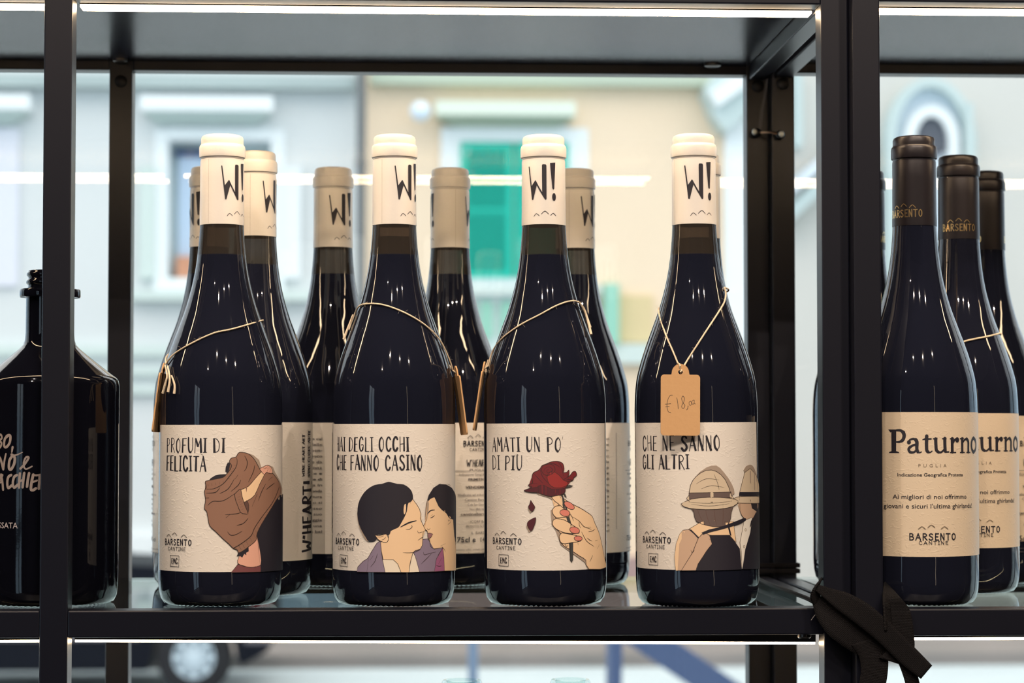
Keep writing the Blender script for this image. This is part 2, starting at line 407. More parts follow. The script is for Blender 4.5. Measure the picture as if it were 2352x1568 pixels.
# ------------------------------------------------------------------ bottles
RB = 0.0390
PROF = [(.0, .014), (.012, .0125), (.022, .008), (.0285, .0022), (.0322, .0002), (.0352, .0012), (.0374, .0042), (.0385, .0092), (.0390, .016), (.0390, .060), (.0390, .122),
        (.0388, .129), (.0383, .1365), (.0374, .1435), (.0358, .150), (.0336, .1575), (.0307, .166), (.0270, .176), (.0235, .1855), (.0206, .195), (.0182, .2045), (.0165, .2135), (.0153, .2225), (.0145, .231), (.01395, .240), (.0137, .2500), (.0136, .2900), (.0122, .2950), (0, .2955)]
CAPP = [(.01405, .2405), (.0142, .2405), (.0142, .2440), (.01405, .2500), (.01395, .2700), (.01390, .2815), (.0136, .2828), (.0137, .2836), (.01455, .2840), (.0147, .2850), (.0147, .2900), (.0143, .2914), (.01355, .2922), (.01345, .2935), (.0135, .2960), (.0128, .2975), (.0112, .2983), (0, .2987)]
def prof_r(z, P):
    for (r0, z0), (r1, z1) in zip(P, P[1:]):
        if z1 > z0 and z0 <= z <= z1: return r0 + (r1 - r0) * (z - z0) / (z1 - z0)
    return P[-2][0]
def smooth_prof(P, lo, hi, n=3):
    out = list(P[:lo]) + [(p.x, p.y) for p in catmull([(a, b, 0) for a, b in P[lo:hi]], n)] + list(P[hi:])
    return out
def glass_mesh(name, prof, m):
    bm = bmesh.new(); lathe(bm, prof, 128, teeth=(4,))
    bmesh.ops.recalc_face_normals(bm, faces=bm.faces[:])
    me = bpy.data.meshes.new(name); bm.to_mesh(me); bm.free(); me.materials.append(m)
    for p in me.polygons: p.use_smooth = True
    return me
PROF_S = smooth_prof(PROF, 10, 27)
ME_W = glass_mesh('glass', PROF_S, M_GLASS)
ME_P = glass_mesh('glass', PROF_S, M_GLASSP)

RC = 14.0
def w_mark(a, u0):
    """the capsule's mark, drawn round the arc position u0 (mm)"""
    k = .0948
    q = lambda x, y: (u0 + (x - 1357.6) * k, 240.6 + (1490 - y) * k)
    P = lambda pts, s=0: a.poly([q(*p) for p in pts], M_INK, s)
    a.stroke([q(1254, 1104), q(1268, 1215), q(1281, 1322)], .75, M_INK, w1=.95)
    P([(1272, 1236), (1302, 1195), (1313, 1226), (1303, 1262), (1286, 1326), (1277, 1322)])
    a.stroke([q(1302, 1200), q(1334, 1262), q(1371, 1322)], .7, M_INK, w1=1.1)
    P([(1347, 1096), (1352, 1089), (1372, 1090), (1377, 1098), (1377, 1320), (1370, 1328), (1360, 1316), (1348, 1276)])
    P([(1401, 1080), (1440, 1076), (1431, 1253), (1424, 1258), (1417, 1250)])
    a.ell(q(1429, 1308), 1.35, 2.5, 0, M_INK)
    for m3 in ([(1291, 1438), (1308, 1420), (1328, 1435)], [(1342, 1424), (1366, 1404), (1390, 1424)], [(1405, 1432), (1422, 1418), (1441, 1433)]):
        a.stroke([q(*p) for p in m3], .38, M_INK, smooth=3)
def capsule_w():
    bm = bmesh.new(); lathe(bm, CAPP, 96)
    bmesh.ops.recalc_face_normals(bm, faces=bm.faces[:])
    o = link('capsule', bm, [M_CAPW], None, True, 28)
    a = Art(); w_mark(a, 0); w_mark(a, math.pi * RC)
    M_SEAM = mat('capsule_seam', (0.30, 0.24, 0.18), .5, srgb=False)
    for u in (-18.5, 25.5):
        a.stroke([(u, 241), (u, 282)], .12, M_SEAM)
    p = a.wrap('print', RC, None, off=.22, cut=1.5)
    me = o.data; join_mesh(o, p); return o.data
def join_mesh(o, p):
    """the print becomes part of the same mesh"""
    base = len(o.data.materials)
    bm = bmesh.new(); bm.from_mesh(o.data)
    n0 = len(bm.faces); bm.from_mesh(p.data); bm.faces.ensure_lookup_table()
    for f in bm.faces[n0:]: f.material_index += base
    for m in p.data.materials: o.data.materials.append(m)
    bm.to_mesh(o.data); bm.free(); d = p.data; bpy.data.objects.remove(p); bpy.data.meshes.remove(d)
    for poly in o.data.polygons: poly.use_smooth = True
    o.data.set_sharp_from_angle(angle=R_(28))
_c = capsule_w()
ME_CAPW = _c
for o in list(COL.objects):
    if o.data is ME_CAPW: bpy.data.objects.remove(o)

def capsule_p():
    bm = bmesh.new(); lathe(bm, CAPP, 96); bmesh.ops.recalc_face_normals(bm, faces=bm.faces[:])
    o = link('capsule', bm, [M_CAPD], None, True, 50)
    a = Art()
    for u0 in (0, math.pi * RC):
        a.sans('BARSENTO', u0 - 11.8, 245.8, 4.6, 23.6, M_GOLD, .14)
        for du, dv in ((-5.6, 0), (0, .9), (5.6, 0)):
            a.stroke([(u0 + du - 1.9, 251.6 + dv), (u0 + du, 253.3 + dv), (u0 + du + 1.9, 251.6 + dv)], .5, M_GOLD, smooth=3)
    p = a.wrap('print', RC, None, off=.22, cut=1.5); join_mesh(o, p); me = o.data; bpy.data.objects.remove(o); return me
ME_CAPP = capsule_p()

def place(px, py, Y):
    p = at(px, py, Y); return p.x, Y
FRONT, MID, BACK = 0.0470, 0.1380, 0.2280
def bottle(cx, Y, kind, caprot, label, group=None, tilt=0.0, name='wine_bottle'):
    X = at(cx, 1150, Y).x
    root = empty(name, (X, Y, 0), (0, R_(tilt), 0)); tag(root, label, 'bottle', group or ('cream capped wine bottles' if kind == 'w' else 'dark capped wine bottles'))
    g = bpy.data.objects.new('glass', ME_W if kind == 'w' else ME_P); COL.objects.link(g); g.parent = root
    c = bpy.data.objects.new('capsule', ME_CAPW if kind == 'w' else ME_CAPP); COL.objects.link(c); c.parent = root
    face = math.atan2(X - CAM.x, -(CAM.y - Y))          # turned so that 0 looks at the visitor
    c.rotation_euler = (0, 0, R_(caprot) - face)
    return root, X, face
# ------------------------------------------------------------------ pictures on the four front labels
C = lambda n, r, g, b: mat(n, (r, g, b), 0.55)
INKS = dict(brown=C('print_brown', 146, 109, 90), brownd=C('print_dark_brown', 96, 70, 62), skin=C('print_skin', 240, 206, 166), skin2=C('print_rose_skin', 230, 174, 152),
            skin3=C('print_tan_skin', 204, 172, 146), hair=C('print_black', 36, 33, 44), shade=C('print_drop_shade', 168, 150, 134), maroon=C('print_maroon', 120, 70, 72),
            lilac=C('print_lilac', 138, 124, 146), mauve=C('print_mauve', 150, 108, 112), magenta=C('print_magenta', 158, 96, 134), cream=C('print_cream', 236, 224, 204),
            rose=C('print_rose_red', 116, 36, 42), rosel=C('print_rose_bright', 150, 46, 46), rosed=C('print_rose_dark', 84, 32, 42), stem=C('print_stem', 64, 66, 66),
            nail=C('print_nail', 222, 134, 118), hat=C('print_hat', 212, 194, 168), grey=C('print_grey_brown', 104, 88, 84), white=C('print_white', 244, 238, 226))
class Trace:
    def __init__(s, art, ox, oy, ax, ay, sc=3.485, R=RB):
        s.a, s.ox, s.oy, s.ax, s.ay, s.sc, s.R = art, ox, oy, ax, ay, sc, R
    def q(s, p): return on_cyl(s.ax, s.ay, s.R, s.ox + p[0] / s.sc, s.oy + p[1] / s.sc)
    def P(s, col, pts, smooth=0, line=0.0):
        Q = [s.q(p) for p in pts]; m = INKS[col] if isinstance(col, str) else col
        s.a.poly(Q, m, smooth)
        if line:
            s.a.stroke(Q + [Q[0]], line, M_LINE, smooth=smooth or 1)
    def L(s, w, *lines, m=None, taper=True, smooth=4):
        for l in lines: s.a.stroke([s.q(p) for p in l], w, m or M_LINE, smooth=smooth, taper=taper)
    def E(s, col, c, rx, ry, rot, line=0.0):
        s.P(col, [(c[0] + rx * math.cos(t) * math.cos(R_(rot)) - ry * math.sin(t) * math.sin(R_(rot)), c[1] + rx * math.cos(t) * math.sin(R_(rot)) + ry * math.sin(t) * math.cos(R_(rot))) for t in [2 * math.pi * k / 18 for k in range(18)]], 0, line)
    def words(s, txt, x0, x1, yb, h, seed, thick=.13):
        """one line of hand lettering from x0 to x1 with its foot at yb"""
        u0, v0 = s.q((x0, yb)); u1, v1 = s.q((x1, yb)); _, vt = s.q(((x0 + x1) / 2, yb - h))
        vm = (v0 + v1) / 2
        s.a.hand(txt, u0, vm, vt - vm, M_INK, width=u1 - u0, thick=thick, thin=.055, seed=seed, gap=.11)
    def maker(s, x0, x1, y, hb):
        """the maker's mark: three hills, two words; and the framed letters below"""
        u0, v = s.q((x0, y)); u1, _ = s.q((x1, y)); w = u1 - u0; h = w * .155
        s.a.sans('BARSENTO', u0, v, h, w, M_INK, .16)
        s.a.sans('CANTINE', u0 + w * .16, v - h * .95, h * .6, w * .66, M_INK, .13)
        for c, dv in ((.19, 0), (.43, .32), (.76, 0)):
            cu = u0 + w * c
            s.a.stroke([(cu - w * .085, v + h * (1.42 + dv)), (cu - w * .03, v + h * (1.72 + dv)), (cu + w * .005, v + h * (1.82 + dv)), (cu + w * .04, v + h * (1.70 + dv)), (cu + w * .095, v + h * (1.38 + dv))], .33, M_INK, smooth=3)
        bx, by = u0 + w * .27, v - h * 3.7; bw, bh = w * .33, w * .29
        s.a.stroke([(bx, by), (bx + bw, by - .15), (bx + bw * 1.02, by + bh), (bx - .1, by + bh + .1), (bx, by)], .38, M_INK, smooth=1)
        s.a.hand('EMC', bx + bw * .16, by + bh * .25, bh * .5, M_INK, width=bw * .7, thick=.16, thin=.1, seed=4)

def label_sweater(T):
    T.words('PROFUMI DI', 152, 616, 310, 116, 3); T.words('FELICITA', 152, 466, 458, 122, 5)
    T.L(.55, [(422, 318), (440, 330)], m=M_INK)
    T.maker(140, 350, 1045, 0)
    T.P('shade', [(770, 308), (840, 330), (885, 370), (900, 420), (905, 445), (960, 410), (995, 425), (1012, 470), (1050, 540), (1068, 600), (1066, 660), (1040, 690), (990, 600), (930, 480), (870, 430), (800, 330)])
    T.P('hair', [(1052, 650), (1100, 640), (1100, 1246), (1000, 1257), (897, 1264), (880, 1064), (866, 962), (900, 890), (960, 790), (1020, 690)])
    T.P('skin2', [(868, 975), (885, 1060), (897, 1130), (897, 1210), (820, 1228), (760, 1215), (716, 1195), (728, 1140), (790, 1060), (840, 1000)], 2, .3)
    T.P('maroon', [(718, 1203), (760, 1219), (820, 1230), (897, 1214), (897, 1264), (662, 1269), (690, 1238)], 0, .3)
    T.P('hair', [(722, 1105), (760, 1090), (800, 1050), (803, 1100), (782, 1112), (784, 1132), (768, 1120), (752, 1150), (745, 1120), (728, 1135), (708, 1140), (722, 1122)])
    T.P('hair', [(488, 533), (540, 492), (610, 483), (640, 486), (640, 510), (560, 530)], 2)
    T.P('hair', [(630, 402), (642, 398), (638, 388), (652, 392), (650, 380), (675, 392), (672, 425), (640, 470), (630, 480), (632, 462), (618, 462), (628, 440), (622, 425), (638, 418)])
    T.P('brown', [(735, 307), (775, 312), (808, 325), (840, 355), (864, 392), (885, 432), (905, 465), (940, 470), (985, 472), (1020, 510), (1045, 555), (1055, 600), (1050, 650), (1020, 690), (960, 790), (900, 890), (868, 960), (860, 1012), (800, 1065), (755, 1098), (722, 1112), (712, 1088), (680, 1075), (640, 1035), (600, 1000), (540, 940), (495, 895), (480, 825), (470, 780), (452, 755), (462, 690), (453, 620), (468, 590), (460, 545), (480, 535), (540, 522), (600, 508), (628, 482), (650, 455), (668, 415), (650, 385), (665, 355), (702, 345), (718, 318)], 3, .42)
    T.P('brownd', [(755, 702), (788, 694), (803, 735), (798, 790), (780, 798), (765, 750)], 2, .3)
    T.P('skin', [(740, 607), (800, 580), (850, 522), (905, 462), (928, 470), (920, 500), (890, 560), (850, 650), (800, 690), (758, 706), (746, 650)], 2, .36)
    T.P('skin2', [(888, 440), (915, 425), (950, 411), (980, 430), (990, 472), (965, 476), (942, 468), (926, 486), (905, 465)], 2, .34)
    T.L(.24, [(950, 415), (955, 440), (945, 468)], [(965, 425), (972, 450), (965, 474)], [(915, 428), (930, 440), (940, 430), (950, 440)])
    T.P('brown', [(692, 642), (718, 615), (740, 603), (750, 660), (775, 740), (798, 798), (770, 800), (738, 788), (712, 725), (696, 680)], 2, .38)
    for k in range(7):
        f = k / 6; T.L(.18, [(705 + 38 * f, 650 + 118 * f), (730 + 34 * f, 640 + 118 * f)])
    T.L(.42, [(770, 335), (790, 380), (785, 430), (765, 460)], [(850, 410), (838, 465), (800, 545)], [(718, 488), (695, 522)], [(740, 528), (720, 570), (663, 620)], [(690, 518), (640, 600), (575, 637)],
        [(470, 602), (530, 598), (600, 560), (650, 500), (700, 430), (712, 380), (705, 350)], [(468, 634), (540, 628), (575, 590)], [(480, 732), (520, 700), (600, 695), (692, 638)], [(618, 806), (700, 800), (738, 790)], [(622, 832), (652, 806)],
        [(708, 892), (760, 876), (798, 834)], [(635, 943), (660, 970), (700, 966), (750, 938)], [(936, 560), (905, 620), (878, 692)], [(828, 742), (870, 640)], [(988, 503), (958, 532)], [(1005, 553), (970, 580), (940, 605)], [(462, 672), (490, 672)])
    T.L(.42, [(680, 1075), (740, 1040), (820, 975), (852, 905), (920, 805), (1000, 690), (1042, 585)], taper=False)
    for k in range(13):
        f = k / 12; i = f * 5; pa = [(700, 1078), (762, 1040), (835, 975), (872, 900), (935, 810), (1010, 690)]; j = min(4, int(i)); r = i - j
        x = pa[j][0] + (pa[j + 1][0] - pa[j][0]) * r; y = pa[j][1] + (pa[j + 1][1] - pa[j][1]) * r
        T.L(.2, [(x, y - 6), (x + 18, y + 26)])
    for k in range(5): T.L(.2, [(480 + 30 * k, 560 - 6 * k), (484 + 30 * k, 580 - 6 * k)])
    for k in range(5): T.L(.2, [(640 + 11 * k, 512 - 26 * k), (655 + 11 * k, 520 - 26 * k)])

def label_kiss(T):
    T.words('HAI DEGLI OCCHI', 120, 694, 300, 114, 11); T.words('CHE FANNO CASINO', 120, 800, 448, 118, 12)
    T.maker(113, 300, 1038, 0)
    T.P('shade', [(350, 650), (300, 740), (284, 800), (296, 890), (330, 975), (365, 1020), (420, 1010), (440, 960), (340, 940), (310, 800)], 2)
    T.P('shade', [(836, 690), (822, 760), (820, 850), (838, 850), (850, 720)], 2)
    # the woman on the right
    T.P('skin', [(890, 664), (925, 700), (975, 770), (1015, 835), (1040, 845), (1046, 920), (1052, 1000), (1062, 1060), (1066, 1100), (1066, 1252), (970, 1257), (960, 1070), (890, 1080), (862, 1062), (856, 1022), (850, 992), (865, 965), (840, 955), (836, 936), (815, 922), (806, 900), (830, 850), (826, 800), (832, 720), (860, 676)], 0, .34)
    T.P('hair', [(830, 715), (848, 650), (885, 592), (930, 562), (985, 565), (1030, 592), (1060, 650), (1066, 700), (1100, 720), (1100, 1060), (1064, 1060), (1050, 985), (1042, 845), (1010, 836), (985, 795), (950, 768), (925, 740), (912, 700), (893, 667), (862, 680)])
    T.L(.25, [(925, 568), (945, 556)], [(990, 562), (1012, 568), (1022, 582)])
    T.L(.75, [(838, 802), (862, 775), (896, 769)], m=M_INK); T.L(.5, [(860, 834), (878, 826), (895, 812)], m=M_INK); T.L(.25, [(862, 818), (880, 806)])
    T.L(.3, [(835, 916), (846, 929), (860, 915)], [(1000, 842), (1006, 858), (1020, 838)], [(1026, 842), (1018, 868), (998, 886)], [(940, 1057), (980, 1038)], [(950, 1062), (968, 1080), (980, 1105)])
    # lilac scarf between them
    T.P('lilac', [(800, 1005), (840, 1000), (855, 1022), (862, 1062), (890, 1082), (960, 1070), (925, 1125), (905, 1180), (892, 1262), (772, 1264), (735, 1122), (722, 1102), (780, 1085), (798, 1050)], 0, .34)
    T.P('magenta', [(958, 1070), (968, 1150), (972, 1257), (892, 1262), (908, 1160)], 0, .34)
    T.L(.34, [(805, 1105), (815, 1128), (850, 1118), (905, 1105)], [(788, 1202), (830, 1160), (870, 1118)], [(906, 1212), (930, 1220), (948, 1215)], [(925, 1200), (950, 1150)])
    # the man on the left
    T.P('lilac', [(470, 1015), (476, 1100), (485, 1165), (508, 1267), (283, 1264), (290, 1225), (330, 1182), (370, 1155), (400, 1100), (440, 1035)], 0, .34)
    T.L(.34, [(375, 1155), (362, 1262)], [(412, 1135), (385, 1170)], [(445, 1118), (425, 1180), (390, 1225)])
    T.P('cream', [(484, 1165), (572, 1165), (606, 1200), (632, 1268), (506, 1268)], 0, .3)
    T.P('cream', [(724, 1105), (742, 1140), (775, 1264), (692, 1268), (704, 1190)], 0, .3)
    T.P('skin', [(600, 910), (650, 830), (672, 760), (690, 700), (722, 683), (750, 720), (775, 762), (786, 800), (782, 840), (792, 865), (822, 930), (804, 945), (802, 985), (800, 1010), (798, 1050), (780, 1082), (740, 1095), (724, 1110), (702, 1190), (692, 1268), (630, 1268), (604, 1200), (570, 1168), (490, 1166), (476, 1100), (470, 1025), (525, 1020), (535, 965), (550, 935)], 0, .34)
    T.P('hair', [(545, 545), (600, 560), (650, 565), (690, 590), (716, 625), (724, 680), (702, 708), (684, 716), (676, 780), (650, 840), (625, 885), (605, 912), (550, 935), (541, 965), (480, 962), (422, 968), (436, 1008), (380, 1022), (352, 985), (325, 940), (300, 880), (287, 800), (295, 720), (320, 660), (360, 608), (420, 570), (480, 560), (520, 546)], 2)
    T.P('skin', [(655, 730), (668, 722), (668, 780), (655, 805), (650, 770)], 2)
    T.P('skin', [(424, 968), (450, 975), (480, 970), (515, 962), (531, 1000), (520, 1026), (495, 1028), (455, 1010), (440, 992)], 2, .36)
    T.L(.3, [(440, 985), (470, 985), (495, 975)], [(478, 1010), (500, 1000), (510, 985)], [(618, 562), (650, 580)], [(700, 700), (705, 718)])
    T.L(.95, [(626, 906), (690, 872), (750, 855)], m=M_INK); T.L(.42, [(668, 924), (698, 922), (716, 905), (712, 890)], m=M_INK); T.L(.3, [(710, 905), (722, 905)])
    T.L(.34, [(760, 935), (768, 952), (800, 943)], [(762, 1012), (788, 994), (803, 986)], [(645, 1110), (720, 1110), (778, 1088)])
    T.P('mauve', [(840, 955), (856, 953), (879, 962), (866, 985), (846, 1000), (840, 980)], 0, .3)

def label_rose(T):
    T.words('AMATI UN PO', 150, 698, 302, 114, 21); T.L(.62, [(712, 182), (706, 205)], m=M_INK)
    T.words('DI PIU', 150, 388, 448, 114, 22); T.L(.55, [(345, 320), (358, 332)], m=M_INK)
    T.maker(152, 380, 1035, 0)
    T.P('shade', [(500, 640), (600, 672), (640, 700), (620, 655), (560, 640)], 2); T.P('shade', [(612, 770), (618, 830), (640, 855), (620, 890), (650, 930), (690, 955), (672, 990), (690, 1050), (770, 1110), (880, 1190), (905, 1245), (925, 1245), (880, 1160), (700, 1000), (660, 900), (640, 760)])
    T.P('shade', [(430, 760), (450, 795), (475, 775), (450, 740)]); T.P('shade', [(418, 905), (440, 950), (465, 930), (430, 870)])
    T.P('skin', [(700, 665), (760, 712), (840, 752), (900, 790), (940, 822), (962, 880), (992, 950), (1012, 1030), (1036, 1160), (1048, 1229), (914, 1245), (888, 1172), (840, 1140), (770, 1092), (722, 1062), (690, 1030), (678, 990), (690, 955), (650, 920), (625, 880), (634, 850), (652, 836), (630, 805), (625, 770), (650, 740), (690, 735), (645, 700), (618, 660), (650, 643), (690, 650)], 2, .42)
    T.P('stem', [(684, 650), (706, 650), (735, 740), (770, 870), (788, 960), (786, 1170), (775, 1190), (764, 1170), (768, 970), (745, 860), (715, 760)], 0, .25)
    T.P('skin', [(690, 735), (650, 740), (624, 770), (632, 806), (660, 832), (700, 828), (740, 826), (764, 815), (756, 785), (720, 762)], 2, .4)
    T.P('skin', [(655, 838), (632, 850), (625, 884), (650, 917), (700, 945), (760, 958), (835, 956), (830, 925), (790, 895), (720, 850)], 2, .4)
    T.P('skin', [(700, 952), (678, 980), (690, 1028), (722, 1040), (780, 1030), (850, 1018), (850, 990), (800, 972), (740, 960)], 2, .4)
    T.E('nail', (759, 734), 46, 24, 34, .36); T.E('nail', (724, 793), 40, 27, 12, .36); T.E('nail', (800, 932), 40, 26, 16, .36); T.E('nail', (828, 998), 32, 20, 4, .36)
    T.L(.36, [(765, 800), (780, 825), (792, 858)], [(778, 822), (835, 858), (870, 900), (905, 915), (932, 926)], [(838, 862), (836, 888), (846, 914)], [(905, 908), (928, 908)], [(855, 945), (895, 1020), (950, 1060)], [(898, 993), (920, 1012), (936, 1018)], [(910, 944), (940, 938), (960, 922)], [(962, 1018), (980, 1012)], [(994, 1048), (978, 1082)], [(942, 1132), (930, 1160), (918, 1186)], [(824, 1025), (828, 1050)], [(722, 1040), (735, 1060), (748, 1052)], [(748, 1080), (768, 1070)])
    T.P('stem', [(735, 582), (760, 570), (790, 577), (765, 588), (728, 595)], 0, .25); T.P('stem', [(712, 625), (728, 645), (738, 672), (720, 655)], 0, .2)
    T.P('rose', [(575, 402), (620, 384), (668, 380), (708, 398), (719, 440), (715, 470), (742, 466), (756, 450), (757, 488), (745, 508), (770, 488), (786, 466), (808, 462), (818, 492), (796, 510), (786, 533), (742, 545), (748, 572), (722, 600), (726, 625), (700, 645), (650, 655), (610, 662), (560, 650), (515, 632), (460, 628), (402, 615), (440, 598), (466, 585), (434, 570), (470, 553), (465, 512), (476, 472), (508, 456), (530, 438), (545, 414)], 3, .4)
    T.P('rosed', [(512, 578), (560, 572), (620, 602), (700, 600), (726, 596), (726, 625), (700, 645), (650, 655), (610, 660), (560, 648), (516, 630)], 2, .28)
    T.P('rosed', [(402, 615), (440, 600), (512, 586), (514, 622), (460, 628)], 2, .25)
    T.P('rosel', [(628, 455), (680, 492), (712, 530), (742, 545), (746, 568), (700, 590), (640, 590), (600, 560), (585, 510), (600, 470)], 2, .25)
    T.P('rose', [(548, 420), (600, 400), (640, 420), (646, 462), (600, 492), (560, 485), (542, 455)], 2, .28)
    T.L(.26, [(560, 470), (565, 440), (600, 425), (625, 440), (622, 462), (592, 472), (582, 455), (600, 442)], [(668, 380), (700, 430), (712, 500)], [(476, 472), (510, 510), (550, 555)], [(530, 440), (548, 500), (600, 560)], [(470, 555), (510, 560)], [(575, 402), (640, 400), (690, 430)], [(745, 508), (725, 520), (712, 530)], [(745, 470), (740, 500)], [(786, 533), (760, 525), (735, 530)], m=INKS['hair'])
    T.P('rosed', [(455, 690), (470, 715), (488, 748), (463, 780), (436, 745), (448, 722)], 3, .28); T.P('rosed', [(492, 828), (491, 868), (460, 936), (427, 890), (440, 855)], 3, .28)

def label_couple(T):
    """stand-in picture: a couple seen from behind, both in pale hats"""
    T.words('CHE NE SANNO', 136, 752, 294, 120, 31); T.words('GLI ALTRI', 136, 504, 440, 114, 32)
    T.maker(135, 356, 1024, 0)
    T.P('shade', [(560, 500), (640, 430), (720, 414), (780, 470), (840, 560), (862, 640), (800, 640), (700, 480)], 2)
    T.P('shade', [(935, 450), (985, 408), (1020, 440), (1045, 540), (1040, 640), (990, 560)], 2)
    # the man on the right
    T.P('skin3', [(905, 690), (1045, 690), (1040, 800), (980, 850), (935, 835), (905, 780)], 2, .3)
    T.P('hair', [(985, 690), (1100, 690), (1100, 790), (1040, 790), (1000, 760)])
    T.P('hat', [(900, 640), (925, 540), (945, 470), (985, 440), (1030, 490), (1060, 600), (1100, 640), (1100, 690), (900, 690)], 0, .34)
    T.P('hair', [(903, 628), (1100, 628), (1100, 660), (897, 660)])
    T.P('hat', [(842, 690), (880, 668), (960, 662), (1100, 668), (1100, 715), (960, 718), (880, 712)], 2, .34)
    T.P('hair', [(1030, 790), (1100, 780), (1100, 1242), (920, 1245), (945, 1060), (990, 860)])
    T.P('white', [(935, 855), (1000, 830), (985, 950), (945, 1085), (921, 1245), (912, 1100), (902, 1030), (925, 920)], 0, .32)
    T.E('cream', (948, 930), 7, 10, 0, .22); T.E('cream', (935, 1064), 7, 10, 0, .22)
    # the woman on the left
    T.P('skin', [(500, 922), (600, 862), (700, 850), (800, 870), (850, 860), (872, 1030), (820, 972), (680, 972), (600, 965), (575, 992)], 0, .3)
    T.P('grey', [(510, 690), (835, 690), (836, 790), (815, 880), (740, 905), (650, 895), (560, 860), (540, 790)], 2, .32)
    T.L(.28, [(560, 720), (580, 800), (620, 880)], [(630, 720), (640, 810), (670, 890)], [(700, 720), (705, 820), (720, 895)], [(770, 720), (772, 810), (765, 890)], m=INKS['brownd'])
    T.P('hat', [(505, 650), (515, 570), (560, 500), (640, 452), (720, 462), (790, 530), (832, 640), (836, 700), (505, 700)], 2, .36)
    T.P('grey', [(503, 632), (836, 626), (838, 672), (504, 680)], 0, .3)
    T.P('hat', [(440, 720), (520, 682), (660, 668), (820, 676), (890, 700), (850, 742), (720, 765), (560, 762), (470, 745)], 2, .36)
    T.L(.26, [(560, 560), (640, 520), (740, 530)], [(600, 600), (680, 575), (780, 590)], [(700, 480), (730, 560), (740, 610)], [(520, 722), (660, 738), (820, 720)], [(500, 705), (660, 716), (840, 700)])
    T.P('hair', [(660, 972), (820, 972), (866, 1030), (900, 1080), (915, 1246), (556, 1252), (575, 1200), (640, 1095), (680, 1040)])
    T.P('skin3', [(455, 930), (500, 924), (577, 990), (528, 1110), (440, 1252), (396, 1252), (387, 1150), (400, 1040), (428, 962)], 0, .34)
    T.P('skin', [(455, 932), (470, 940), (425, 1040), (405, 1150), (410, 1252), (396, 1252), (387, 1150), (400, 1040), (428, 962)])
    T.P('skin3', [(575, 992), (620, 950), (662, 968), (682, 1042), (642, 1092), (572, 1200), (553, 1252), (440, 1252), (528, 1110)], 0, .34)
    T.L(.32, [(515, 1090), (526, 1112), (545, 1085)], [(650, 970), (672, 985)], [(655, 1000), (678, 1010)])
    T.P('hair', [(505, 922), (520, 926), (580, 988), (572, 998)]); T.P('hair', [(806, 905), (820, 905), (835, 975), (824, 975)])
    T.P('hair', [(600, 950), (660, 925), (750, 905), (850, 868), (925, 838), (950, 838), (948, 856), (905, 880), (830, 905), (740, 930), (660, 950), (612, 968)])

